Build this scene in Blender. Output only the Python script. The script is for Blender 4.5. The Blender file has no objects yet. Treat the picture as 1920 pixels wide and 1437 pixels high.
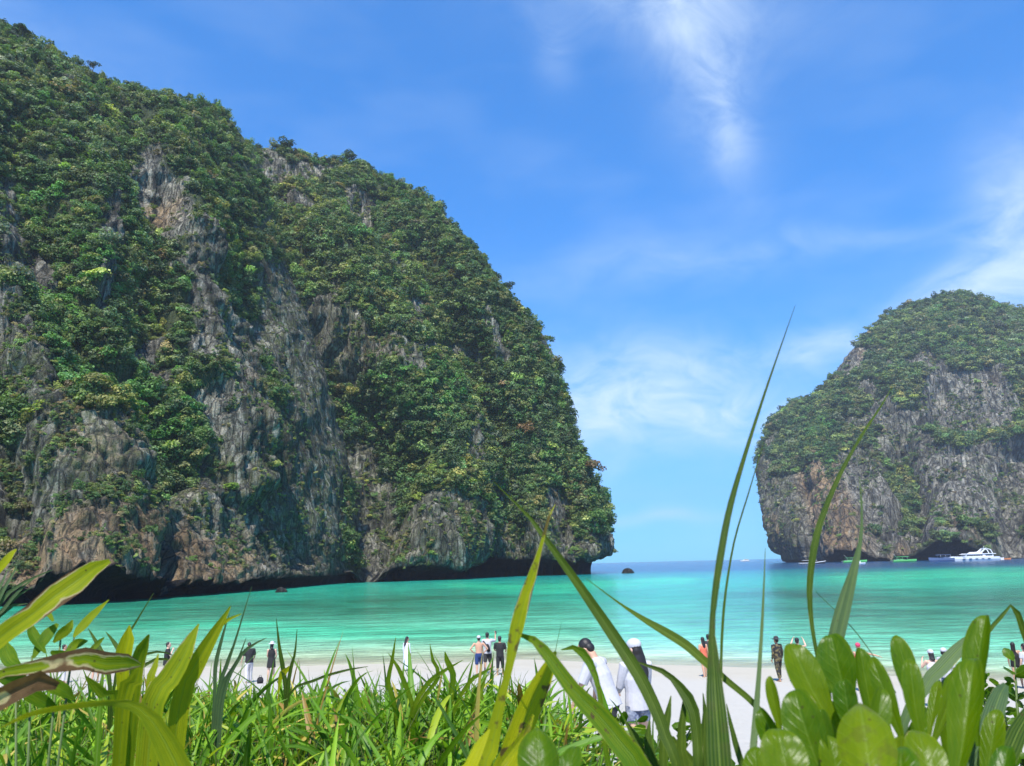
import bpy, bmesh, math, random
import numpy as np
from mathutils import Vector, Matrix, Euler

R = math.radians
random.seed(7)
rng = np.random.default_rng(11)
sc = bpy.context.scene
col = sc.collection

# ------------------------------------------------------------------ camera
F_PX, CX, CY = 1442.0, 960.0, 718.5
CAM_Z = 5.2
PITCH, ROLL = R(13.26), R(-1.375)
cam_rot = Matrix.Rotation(R(90) + PITCH, 3, 'X') @ Matrix.Rotation(ROLL, 3, 'Z')
cd = bpy.data.cameras.new('camera')
cam = bpy.data.objects.new('camera', cd)
col.objects.link(cam)
cam.location = (0, 0, CAM_Z)
cam.rotation_euler = cam_rot.to_euler()
cd.sensor_width = 36.0
cd.lens = F_PX / 1920.0 * 36.0
cd.clip_start, cd.clip_end = 0.05, 60000
cd.dof.use_dof = True
cd.dof.focus_distance = 14.0
cd.dof.aperture_fstop = 16.0
sc.camera = cam
CR = np.array(cam_rot)

def ray(px, py):
    d = np.stack([(np.asarray(px, float) - CX) / F_PX, (CY - np.asarray(py, float)) / F_PX,
                  -np.ones_like(np.asarray(px, float))], -1)
    return d @ CR.T

def at(px, py, Y):
    """point of the place seen at that photo position, Y metres ahead"""
    d = ray(px, py)
    return d * (np.asarray(Y, float) / d[..., 1])[..., None] + np.array([0, 0, CAM_Z])

def at_sea(px, py, z=0.0):
    d = ray(px, py)
    return d * ((z - CAM_Z) / d[..., 2])[..., None] + np.array([0, 0, CAM_Z])

def project(P):
    q = (np.asarray(P, float) - np.array([0, 0, CAM_Z])) @ CR
    return CX + F_PX * q[..., 0] / -q[..., 2], CY - F_PX * q[..., 1] / -q[..., 2]

# ------------------------------------------------------------------ light and sky
SUN_AZ, SUN_EL = R(-171), R(57)      # azimuth clockwise from straight ahead (+Y): from behind, high up
to_sun = Vector((math.sin(SUN_AZ) * math.cos(SUN_EL), math.cos(SUN_AZ) * math.cos(SUN_EL), math.sin(SUN_EL)))
sd = bpy.data.lights.new('sun', 'SUN')
sd.energy, sd.angle, sd.color = 4.6, R(0.53), (1.0, 0.955, 0.88)
sun = bpy.data.objects.new('sun', sd)
col.objects.link(sun)
sun.rotation_euler = to_sun.to_track_quat('Z', 'Y').to_euler()
sun.location = (0, 0, 300)

sc.view_settings.view_transform = 'Standard'
sc.view_settings.look = 'None'
sc.view_settings.gamma = 1.0
sc.view_settings.use_curve_mapping = False
sc.view_settings.exposure = 0.70
sc.cycles.max_bounces = 5
sc.cycles.adaptive_threshold = 0.02
sc.cycles.diffuse_bounces = 3
sc.cycles.glossy_bounces = 2
sc.cycles.caustics_reflective = False
sc.cycles.caustics_refractive = False
sc.cycles.transparent_max_bounces = 12

class NT:
    """tiny node-tree helper"""
    def __init__(self, tree):
        self.t = tree
        tree.nodes.clear()
    def n(self, kind, ins=None, **props):
        nd = self.t.nodes.new(kind)
        for k, v in props.items():
            setattr(nd, k, v)
        for k, v in (ins or {}).items():
            s = nd.inputs[k]
            if isinstance(v, bpy.types.NodeSocket):
                self.t.links.new(v, s)
            else:
                s.default_value = v
        return nd
    def math(self, op, a, b=0.0, c=None, clamp=False):
        ins = {0: a, 1: b}
        if c is not None:
            ins[2] = c
        return self.n('ShaderNodeMath', ins, operation=op, use_clamp=clamp).outputs[0]
    def mix(self, f, a, b, blend='MIX'):
        nd = self.n('ShaderNodeMix', None, data_type='RGBA', blend_type=blend)
        for k, v in ((0, f), (6, a), (7, b)):
            if isinstance(v, bpy.types.NodeSocket):
                self.t.links.new(v, nd.inputs[k])
            else:
                nd.inputs[k].default_value = v if k == 0 or len(v) == 4 else (*v, 1)
        return nd.outputs[2]
    def ramp(self, f, stops):
        nd = self.n('ShaderNodeValToRGB', {0: f})
        cr = nd.color_ramp
        while len(cr.elements) < len(stops):
            cr.elements.new(0.5)
        for e, (p, c) in zip(cr.elements, stops):
            e.position = p
            e.color = (c, c, c, 1) if not hasattr(c, '__len__') else (*c, 1)
        return nd.outputs[0]
    def noise(self, vec, scale, detail=4.0, rough=0.55, distort=0.0):
        return self.n('ShaderNodeTexNoise', {'Vector': vec, 'Scale': scale, 'Detail': detail,
                                             'Roughness': rough, 'Distortion': distort}).outputs[0]
    def mapping(self, vec, scale=(1, 1, 1), rot=(0, 0, 0), loc=(0, 0, 0)):
        return self.n('ShaderNodeMapping', {'Vector': vec, 'Scale': scale, 'Rotation': rot, 'Location': loc}).outputs[0]

wd = bpy.data.worlds.new('World')
sc.world = wd
wd.use_nodes = True
w = NT(wd.node_tree)
sky = w.n('ShaderNodeTexSky', None, sky_type='NISHITA', sun_disc=False, sun_elevation=SUN_EL,
          sun_rotation=SUN_AZ, altitude=0.0, air_density=1.0, dust_density=0.1, ozone_density=2.0)
soft = w.n('ShaderNodeGamma', {'Color': sky.outputs[0], 'Gamma': 0.72}).outputs[0]
tinted = w.mix(1.0, soft, (0.24, 0.93, 1.80, 1), 'MULTIPLY')
gen = w.n('ShaderNodeTexCoord').outputs['Generated']
def wisp(px, py, rx, ry, ang):
    """soft patch of cirrus at a direction of the sky: half-lengths in degrees, turned by ang"""
    c = ray(px, py); c = c / np.linalg.norm(c)
    e = ray(px + math.cos(R(ang)) * 5, py + math.sin(R(ang)) * 5); e = e - c * (e @ c); e = e / np.linalg.norm(e)
    f = np.cross(c, e)
    a = w.math('MULTIPLY', w.n('ShaderNodeVectorMath', {0: gw, 1: tuple(e)}, operation='DOT_PRODUCT').outputs['Value'], 57.3 / rx)
    b = w.math('MULTIPLY', w.n('ShaderNodeVectorMath', {0: gw, 1: tuple(f)}, operation='DOT_PRODUCT').outputs['Value'], 57.3 / ry)
    k = w.math('ADD', w.math('MULTIPLY', a, a), w.math('MULTIPLY', b, b))
    return w.math('EXPONENT', w.math('MULTIPLY', k, -1.0))
warp = w.n('ShaderNodeTexNoise', {'Vector': gen, 'Scale': 3.5, 'Detail': 2.0}, noise_dimensions='3D').outputs['Color']
wv = w.n('ShaderNodeVectorMath', {0: warp, 1: (0.5, 0.5, 0.5)}, operation='SUBTRACT').outputs[0]
gw = w.n('ShaderNodeVectorMath', {0: wv, 1: (0.16, 0.16, 0.16), 2: gen}, operation='MULTIPLY_ADD').outputs[0]
total = None
for px, py, rx, ry, ang, amp in [(1285, 110, 6.5, 3.2, 65, .62), (1360, 225, 4.0, 1.5, 70, .38), (1230, 5, 10, 2.6, 5, .4),
                                 (1010, 95, 2.0, 1.2, 60, .30), (1885, 385, 4.6, 2.3, 110, .62), (1940, 520, 9, 2.6, -20, .95),
                                 (1250, 480, 9, 2.2, -8, .28), (1560, 440, 8, 0.9, -4, .25), (1570, 640, 7, 1.2, -8, .75),
                                 (1170, 750, 9, 4.0, -6, .95), (1330, 800, 10, 2.8, -3, .80), (1250, 992, 4, 0.5, 0, .75),
                                 (60, 60, 9, 3, 30, .2)]:
    t = w.math('MULTIPLY', wisp(px, py, rx, ry, ang), amp * 0.72)
    total = t if total is None else w.math('ADD', total, t)
fine = w.noise(w.mapping(gw, scale=(4.0, 4.0, 7.0), rot=(0.3, 0.5, 0.2)), 3.2, 5.0, 0.62, 0.6)
fine = w.n('ShaderNodeMapRange', {0: fine, 1: 0.30, 2: 0.72, 3: 0.22, 4: 1.0}).outputs[0]
veil = w.noise(w.mapping(gen, scale=(1.6, 1.6, 5.0)), 2.2, 3.0, 0.6, 0.0)
veil = w.n('ShaderNodeMapRange', {0: veil, 1: 0.48, 2: 0.80, 3: 0.0, 4: 0.10}).outputs[0]
cloud = w.math('ADD', w.math('MULTIPLY', total, fine), veil, clamp=True)
skyc = w.mix(cloud, tinted, (4.6, 5.4, 6.0, 1))
bg = w.n('ShaderNodeBackground', {'Color': skyc, 'Strength': 0.132})
w.t.links.new(bg.outputs[0], w.n('ShaderNodeOutputWorld').inputs[0])

# ------------------------------------------------------------------ helpers: noise, meshes, tags
_perm = rng.permutation(256)
_perm = np.concatenate([_perm, _perm, _perm])
_grad = rng.normal(size=(256, 3)); _grad /= np.linalg.norm(_grad, axis=1)[:, None]
def perlin(p):
    p = np.asarray(p, float)
    i = np.floor(p).astype(int); f = p - i; i &= 255
    u = f * f * f * (f * (f * 6 - 15) + 10)
    out = 0
    for dx in (0, 1):
        for dy in (0, 1):
            for dz in (0, 1):
                h = _perm[_perm[_perm[(i[..., 0] + dx) & 255] + ((i[..., 1] + dy) & 255)] + ((i[..., 2] + dz) & 255)]
                g = _grad[h]
                v = g[..., 0] * (f[..., 0] - dx) + g[..., 1] * (f[..., 1] - dy) + g[..., 2] * (f[..., 2] - dz)
                out = out + v * (u[..., 0] if dx else 1 - u[..., 0]) * (u[..., 1] if dy else 1 - u[..., 1]) * (u[..., 2] if dz else 1 - u[..., 2])
    return out * 1.6
def fbm(p, octv=4, gain=0.5, ridged=False):
    s, a, tot = 0, 1.0, 0
    for k in range(octv):
        n = perlin(p * 2 ** k + 17.3 * k)
        if ridged:
            n = 1 - 2 * np.abs(n)
        s = s + a * n; tot += a; a *= gain
    return s / tot
def smooth(a, b, x):
    t = np.clip((x - a) / (b - a), 0, 1)
    return t * t * (3 - 2 * t)

def tag(o, label=None, cat=None, group=None, kind=None):
    for k, v in (('label', label), ('category', cat), ('group', group), ('kind', kind)):
        if v:
            o[k] = v
    return o
def link(name, me, m=None, parent=None):
    o = bpy.data.objects.new(name, me)
    col.objects.link(o)
    if m is not None and me is not None and not me.materials:
        me.materials.append(m)
    if parent is not None:
        o.parent = parent
    return o
def empty(name, loc=(0, 0, 0), rz=0.0):
    o = bpy.data.objects.new(name, None)
    o.empty_display_size = 0.1
    col.objects.link(o)
    o.location = loc; o.rotation_euler = (0, 0, rz)
    return o
def np_mesh(name, V, Q, attrs=None, uv=None, smooth_shade=True):
    """V (n,3), Q (m,4 or 3) -> mesh, with point attributes"""
    me = bpy.data.meshes.new(name)
    V = np.ascontiguousarray(V, np.float32); Q = np.ascontiguousarray(Q, np.int32)
    k = Q.shape[1]
    me.vertices.add(len(V)); me.vertices.foreach_set('co', V.ravel())
    me.loops.add(Q.size); me.loops.foreach_set('vertex_index', Q.ravel())
    me.polygons.add(len(Q))
    me.polygons.foreach_set('loop_start', np.arange(0, Q.size, k, dtype=np.int32))
    try:
        me.polygons.foreach_set('loop_total', np.full(len(Q), k, np.int32))
    except Exception:
        pass
    me.polygons.foreach_set('use_smooth', np.full(len(Q), smooth_shade))
    for nm, (typ, arr) in (attrs or {}).items():
        a = me.attributes.new(nm, typ, 'POINT')
        key = {'FLOAT': 'value', 'INT': 'value', 'FLOAT_COLOR': 'color', 'FLOAT_VECTOR': 'vector'}[typ]
        a.data.foreach_set(key, np.ascontiguousarray(arr, np.float32 if typ != 'INT' else np.int32).ravel())
    if uv is not None:
        l = me.uv_layers.new(name='uv')
        l.data.foreach_set('uv', np.ascontiguousarray(uv[Q.ravel()], np.float32).ravel())
    me.update(); me.validate()
    return me
def grid_quads(nv, nu):
    i = np.arange(nv * nu).reshape(nv, nu)
    return np.stack([i[:-1, :-1], i[:-1, 1:], i[1:, 1:], i[1:, :-1]], -1).reshape(-1, 4)

def princ(t, **ins):
    return t.n('ShaderNodeBsdfPrincipled', ins)
def new_mat(name):
    m = bpy.data.materials.new(name); m.use_nodes = True
    return m, NT(m.node_tree)
def finish(t, shader):
    t.t.links.new(shader, t.n('ShaderNodeOutputMaterial').inputs[0])
_simple = {}
def simple(name, c, rough=0.7, var=0.12, scale=14.0, **kw):
    """plain painted / woven / skin material with a little unevenness"""
    if name in _simple:
        return _simple[name]
    m, t = new_mat(name)
    oc = t.n('ShaderNodeTexCoord').outputs['Object']
    nz = t.noise(oc, scale, 4.0)
    a = tuple(max(0, x * (1 - var)) for x in c); b = tuple(min(1, x * (1 + var)) for x in c)
    bs = princ(t, **{'Base Color': t.mix(nz, a, b), 'Roughness': rough, **kw})
    finish(t, bs.outputs[0])
    _simple[name] = m
    return m

# ------------------------------------------------------------------ beach
def shore_y(X):
    return 45.3 - 0.53 * np.maximum(X, 0) + 0.5 * np.sin(X * 0.21) + 0.25 * np.sin(X * 0.63 + 1)
def ground_z(X, Y):
    X, Y = np.asarray(X, float), np.asarray(Y, float)
    s = shore_y(X) - Y
    z = np.where(s > 0, 0.035 * s + 0.00095 * s * s, 0.045 * s)
    z = np.minimum(z, 4.3) + 0.20 * np.exp(-((Y - 11) / 4.0) ** 2)      # low berm
    z = np.maximum(z, -7.0)
    edge = np.where(X > 0, 1 - 0.28 * smooth(0.1, 1.2, X), 1.0)
    wgt = 1 - smooth(3.0, 7.6, Y / edge)
    dune = 4.47 + 0.05 * np.sin(X * 1.3 + Y) + 0.03 * np.sin(X * 3.1 - 2 * Y)
    z = z * (1 - wgt) + np.maximum(dune, z) * wgt
    return z
def axis(pts):
    return np.concatenate([np.linspace(a, b, n, endpoint=False) for a, b, n in pts] + [[pts[-1][1]]])
gx = axis([(-900, -120, 20), (-120, -25, 80), (-25, 25, 240), (25, 120, 80), (120, 900, 20)])
gy = axis([(-40, -6, 18), (-6, 8, 70), (8, 60, 240), (60, 160, 60), (160, 900, 20)])
GX, GY = np.meshgrid(gx, gy)
GZ = ground_z(GX, GY)
P = np.stack([GX, GY, np.zeros_like(GX)], -1)
foot = fbm(P * 2.3, 3) * 0.045 + fbm(P * 0.35, 3) * 0.07
dry = smooth(0.10, 0.42, GZ + 0.1 * fbm(P * 0.5, 2))
GZ = GZ + foot * smooth(0.0, 1.2, GZ)
m_sand, t = new_mat('coral_sand')
oc = t.n('ShaderNodeTexCoord').outputs['Object']
at_dry = t.n('ShaderNodeAttribute', None, attribute_name='dry').outputs['Fac']
at_lit = t.n('ShaderNodeAttribute', None, attribute_name='litter').outputs['Fac']
n1 = t.noise(oc, 0.6, 5.0); n2 = t.noise(oc, 9.0, 5.0); n3 = t.noise(oc, 60.0, 3.0)
cdry = t.mix(n2, (0.38, 0.355, 0.305), (0.48, 0.455, 0.40))
cwet = t.mix(n1, (0.38, 0.345, 0.27), (0.46, 0.42, 0.34))
lit = t.math('MULTIPLY', t.ramp(t.noise(oc, 18.0, 6.0), [(0.38, 0.0), (0.6, 1.0)]), at_lit)
c = t.mix(at_dry, cwet, cdry)
c = t.mix(lit, c, (0.09, 0.065, 0.035))
c = t.mix(t.math('MULTIPLY', t.ramp(t.noise(oc, 3.3, 6.0), [(0.62, 0.0), (0.68, 1.0)]), 0.22), c, (0.30, 0.24, 0.17))
bmp = t.n('ShaderNodeBump', {'Height': t.math('ADD', n2, t.math('MULTIPLY', n3, 0.25)), 'Strength': 0.5, 'Distance': 0.03})
finish(t, princ(t, **{'Base Color': c, 'Roughness': 0.85, 'Normal': bmp.outputs[0]}).outputs[0])
litter = 1 - smooth(3.2, 5.2, GY / np.where(GX > 0, .62, 1.0))
V = np.stack([GX, GY, GZ], -1).reshape(-1, 3)
beach = link('beach', np_mesh('beach', V, grid_quads(*GX.shape), {'dry': ('FLOAT', dry.ravel()), 'litter': ('FLOAT', litter.ravel())}), m_sand)
tag(beach, 'white coral sand beach sloping down to the turquoise water', 'beach', kind='structure')

# ------------------------------------------------------------------ sea
naz, nr = 460, 400
az = np.linspace(R(-82), R(82), naz)
rr = np.concatenate([np.geomspace(20, 900, nr - 24), np.geomspace(930, 5200, 24)])
AZ, RR = np.meshgrid(az, rr)
SX, SY = RR * np.sin(AZ), RR * np.cos(AZ)
P = np.stack([SX, SY, np.zeros_like(SX)], -1)
spx, spy = project(P)
sfar = SY - shore_y(SX)                       # metres out from the waterline
nz1 = fbm(P / 34.0, 4); nz2 = fbm(P * np.array([1 / 70., 1 / 26., 1]) + 9, 4); nz3 = fbm(P / 9.0 + 31, 3)
def lin(c):
    c = np.array(c, float) / 255
    return np.where(c < 0.04045, c / 12.92, ((c + 0.055) / 1.055) ** 2.4)
stops = [(0, (216, 214, 186)), (4, (186, 210, 178)), (10, (144, 204, 174)), (18, (104, 192, 160)), (40, (82, 172, 142)), (80, (46, 162, 134)), (180, (40, 166, 144)), (300, (24, 136, 142)),
         (420, (14, 84, 128)), (700, (12, 66, 116)), (24000, (14, 64, 116))]
sx = np.array([s[0] for s in stops]); sc3 = np.array([lin(s[1]) for s in stops])
dd = np.maximum(sfar * (1 + 0.22 * nz2 + 0.10 * nz1) + 2.0 * nz3, 0)
water_c = np.stack([np.interp(dd, sx, sc3[:, k]) for k in range(3)], -1)
def seg_dist(px, py, pts):
    pts = [p[:2] for p in pts]
    if len(pts) == 1:
        return np.hypot(px - pts[0][0], py - pts[0][1])
    d = np.full(np.shape(px), 1e9)
    for (ax, ay), (bx, by) in zip(pts[:-1], pts[1:]):
        vx, vy = bx - ax, by - ay
        k = np.clip(((px - ax) * vx + (py - ay) * vy) / (vx * vx + vy * vy + 1e-9), 0, 1)
        d = np.minimum(d, np.hypot(px - ax - k * vx, py - ay - k * vy))
    return d
def in_view_dist(pts_px, ky=6.0):
    """distance on the sea chart, stretched along the depth the way the reef runs"""
    return seg_dist(spx + 40 * nz2, spy * ky + 40 * nz1, [(a, b * ky) for a, b in pts_px])
reef = np.zeros_like(SX)
for pts, r, v in [([(180, 1152), (420, 1140), (640, 1140), (860, 1128)], 150, .75), ([(300, 1132), (700, 1115)], 70, .35),
                  ([(1500, 1130), (1700, 1142), (1990, 1128)], 210, .95), ([(1350, 1165), (1600, 1168), (1990, 1180)], 120, .45),
                  ([(860, 1130), (1010, 1140)], 70, .35), ([(1050, 1180), (1100, 1185)], 60, .25), ([(980, 1165), (1200, 1215)], 40, .2)]:
    reef = np.maximum(reef, v * (1 - smooth(r * 0.35, r * 1.25, in_view_dist(pts))))
reef = np.clip(reef * (0.75 + 0.8 * nz1 + 0.5 * nz3), 0, 1)
glow = np.zeros_like(SX)                      # clean sand banks: the brightest turquoise
for pts, r, v in [([(860, 1098), (1010, 1106), (1150, 1096), (1260, 1090)], 60, 1.0), ([(1600, 1085), (1760, 1078), (1990, 1074)], 75, 1.0),
                  ([(560, 1185), (900, 1195)], 110, .45), ([(240, 1172), (480, 1170)], 60, .6), ([(1640, 1098), (1990, 1092)], 60, .6)]:
    glow = np.maximum(glow, v * (1 - smooth(r * 0.2, r * 1.2, in_view_dist(pts))))
glow = np.clip(glow * (0.8 + 0.7 * nz1), 0, 1)
g3 = glow[..., None]; r3 = reef[..., None]
water_c = water_c * (1 - g3) + lin((56, 196, 154)) * g3
water_c = water_c * (1 - r3) + lin((44, 106, 84)) * r3
blue = smooth(330, 520, SY + 40 * nz2)[..., None]      # deep channel outside the bay
water_c = water_c * (1 - blue) + lin((14, 74, 124)) * blue
opac = smooth(-0.6, 6.0, sfar + 1.2 * nz3)
water_c = water_c * np.array([1.04, 1.0, 0.90])
water_c = np.concatenate([water_c, opac[..., None]], -1)
m_sea, t = new_mat('lagoon_water')
oc = t.n('ShaderNodeTexCoord').outputs['Object']
ac = t.n('ShaderNodeAttribute', None, attribute_name='depth_colour')
w1 = t.noise(t.mapping(oc, scale=(0.45, 1.1, 1)), 1.5, 4.0, 0.65, 0.3)
w2 = t.noise(t.mapping(oc, scale=(0.5, 1.0, 1), rot=(0, 0, 0.3)), 0.22, 4.0, 0.6, 0.3)
w3 = t.noise(t.mapping(oc, scale=(0.35, 1.0, 1), rot=(0, 0, -0.2)), 0.035, 5.0, 0.6)
hgt = t.math('ADD', t.math('MULTIPLY', w1, 0.36), t.math('ADD', t.math('MULTIPLY', w2, 0.9), t.math('MULTIPLY', w3, 3.0)))
bmp = t.n('ShaderNodeBump', {'Height': hgt, 'Strength': 0.95, 'Distance': 0.6})
tint = t.ramp(t.noise(t.mapping(oc, scale=(0.3, 1.0, 1)), 0.30, 6.0, 0.68), [(0.34, 0.62), (0.66, 1.22)])
tint2 = t.ramp(t.noise(t.mapping(oc, scale=(0.35, 1.0, 1), rot=(0, 0, 0.15)), 1.3, 5.0, 0.7), [(0.36, 0.74), (0.64, 1.16)])
body = t.mix(1.0, t.mix(1.0, ac.outputs['Color'], tint, 'MULTIPLY'), tint2, 'MULTIPLY')
bs = princ(t, **{'Base Color': body, 'Roughness': 0.16, 'IOR': 1.33, 'Specular IOR Level': 0.28, 'Normal': bmp.outputs[0]})
tr = t.n('ShaderNodeBsdfTransparent', {'Color': (0.93, 0.99, 0.97, 1)})
ms = t.n('ShaderNodeMixShader', {0: t.n('ShaderNodeMapRange', {0: ac.outputs['Alpha'], 1: 0.0, 2: 1.0, 3: 0.30, 4: 1.0}).outputs[0], 1: tr.outputs[0], 2: bs.outputs[0]})
finish(t, ms.outputs[0])
sea = link('sea', np_mesh('sea', P.reshape(-1, 3), grid_quads(nr, naz)[:, ::-1], {'depth_colour': ('FLOAT_COLOR', water_c.reshape(-1, 4))}), m_sea)
tag(sea, 'turquoise lagoon water deepening to blue sea at the horizon', 'sea', kind='structure')

# ------------------------------------------------------------------ cliffs
def poly_resample(pts, n):
    """Catmull-Rom through the points, evenly spaced on the photo plane"""
    p = np.array(pts, float)
    if len(p) > 2:
        q = np.vstack([2 * p[0] - p[1], p, 2 * p[-1] - p[-2]])
        out = []
        for i in range(len(p) - 1):
            a, b, c, d = q[i:i + 4]
            for s in np.linspace(0, 1, 14, endpoint=False):
                out.append(0.5 * (2 * b + (c - a) * s + (2 * a - 5 * b + 4 * c - d) * s * s + (3 * b - a - 3 * c + d) * s ** 3))
        out.append(p[-1]); p = np.array(out)
    L = np.concatenate([[0], np.cumsum(np.hypot(np.diff(p[:, 0]), np.diff(p[:, 1])) + 1e-6)])
    return np.stack([np.interp(np.linspace(0, L[-1], n), L, p[:, k]) for k in range(p.shape[1])], -1)
def coons(bottom, top, left, right, nu, nv):
    B, T = poly_resample(bottom, nu), poly_resample(top, nu)
    L, Rr = poly_resample(left, nv), poly_resample(right, nv)
    u = np.linspace(0, 1, nu)[None, :, None]; v = np.linspace(0, 1, nv)[:, None, None]
    return ((1 - v) * B[None] + v * T[None] + (1 - u) * L[:, None] + u * Rr[:, None]
            - ((1 - u) * (1 - v) * B[0] + u * (1 - v) * B[-1] + (1 - u) * v * T[0] + u * v * T[-1]))
def grid_normals(W):
    du = np.gradient(W, axis=1); dv = np.gradient(W, axis=0)
    n = np.cross(du, dv)
    n /= np.linalg.norm(n, axis=-1)[..., None] + 1e-9
    return n
def blur(a, k):
    for _ in range(k):
        a = (a + np.roll(a, 1, 0) + np.roll(a, -1, 0) + np.roll(a, 1, 1) + np.roll(a, -1, 1)) / 5
        a[0], a[-1], a[:, 0], a[:, -1] = a[1], a[-2], a[:, 1], a[:, -2]
    return a
def strokes(px, py, lst):
    f = np.zeros_like(px)
    for pts, r, v in lst:
        d = seg_dist(px, py, pts)
        f = f + v * (1 - smooth(0.25 * r, r, d))
    return f

def cliff_material(name, S):
    m, t = new_mat(name)
    oc = t.n('ShaderNodeTexCoord').outputs['Object']
    A = lambda nm: t.n('ShaderNodeAttribute', None, attribute_name=nm).outputs['Fac']
    rock, ora, moss = A('rock'), A('orange'), A('moss')
    n_big = t.noise(oc, 0.06 / S, 5.0, 0.6)
    n_mid = t.noise(t.mapping(oc, scale=(1, 1, 0.45)), 0.42 / S, 7.0, 0.68, 0.5)
    n_fin = t.noise(oc, 2.2 / S, 6.0, 0.7)
    strk = t.noise(t.mapping(oc, scale=(1, 1, 0.07)), 0.55 / S, 6.0, 0.68, 0.7)
    strk2 = t.noise(t.mapping(oc, scale=(1, 1, 0.05), loc=(40, 9, 3)), 0.30 / S, 5.0, 0.62, 0.5)
    c = t.mix(t.ramp(n_mid, [(0.30, 0.0), (0.72, 1.0)]), (0.125, 0.117, 0.098), (0.37, 0.352, 0.295))
    c = t.mix(t.ramp(n_fin, [(0.46, 0.0), (0.75, 0.6)]), c, (0.46, 0.45, 0.42))
    c = t.mix(t.ramp(strk, [(0.52, 0.0), (0.64, 0.85)]), c, (0.53, 0.50, 0.43))       # pale dripstone
    c = t.mix(t.ramp(strk2, [(0.49, 0.0), (0.62, 0.9)]), c, (0.060, 0.060, 0.058))     # black algal streaks
    oz = t.math('MULTIPLY', ora, t.ramp(t.noise(t.mapping(oc, scale=(1, 1, 0.10), loc=(5, 70, 0)), 0.33 / S, 5.0, 0.6, 0.5), [(0.32, 0.0), (0.52, 1.0)]), clamp=True)
    c = t.mix(oz, c, t.mix(n_fin, (0.27, 0.165, 0.08), (0.43, 0.31, 0.195)))
    mz = t.math('MULTIPLY', moss, t.ramp(t.noise(t.mapping(oc, scale=(1, 1, 0.5)), 0.5 / S, 7.0, 0.72), [(0.38, 0.0), (0.58, 1.0)]), clamp=True)
    c = t.mix(mz, c, t.mix(n_fin, (0.060, 0.080, 0.032), (0.135, 0.140, 0.065)))
    crk = t.n('ShaderNodeTexVoronoi', {'Vector': t.mapping(oc, scale=(1, 1, 0.32)), 'Scale': 0.36 / S}, feature='DISTANCE_TO_EDGE').outputs['Distance']
    crk = t.ramp(t.math('ADD', crk, t.math('MULTIPLY', n_fin, 0.12)), [(0.06, 0.0), (0.16, 1.0)])
    c = t.mix(crk, t.mix(0.8, c, (0.03, 0.03, 0.03)), c)
    frac = t.ramp(t.math('ABSOLUTE', t.math('SUBTRACT', strk, 0.47)), [(0.0, 1.0), (0.022, 0.0)])
    c = t.mix(t.math('MULTIPLY', frac, 0.75), c, (0.035, 0.034, 0.032))          # vertical fracture lines
    c = t.mix(1.0, c, t.ramp(n_big, [(0.34, (0.62, 0.60, 0.57)), (0.50, (1.0, 0.99, 0.97)), (0.66, (1.32, 1.28, 1.20))]), 'MULTIPLY')   # weathered and fresh faces
    soil = t.mix(n_fin, (0.040, 0.062, 0.028), (0.10, 0.12, 0.055))
    c = t.mix(rock, soil, c)
    c = t.mix(A('tide_shade'), c, t.mix(n_mid, (0.010, 0.010, 0.010), (0.026, 0.025, 0.023)))   # black algae, deepened to paint in the shade of the notch
    hgt = t.math('ADD', t.math('MULTIPLY', n_mid, 2.4 * S), t.math('ADD', t.math('MULTIPLY', n_fin, 0.9 * S), t.math('ADD', t.math('MULTIPLY', strk, 1.4 * S), t.math('SUBTRACT', t.math('MULTIPLY', crk, 0.6 * S), t.math('MULTIPLY', frac, 0.6 * S)))))
    bmp = t.n('ShaderNodeBump', {'Height': hgt, 'Strength': 0.9, 'Distance': 1.0})
    finish(t, princ(t, **{'Base Color': c, 'Roughness': 0.9, 'Specular IOR Level': 0.2, 'Normal': bmp.outputs[0]}).outputs[0])
    return m

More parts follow.
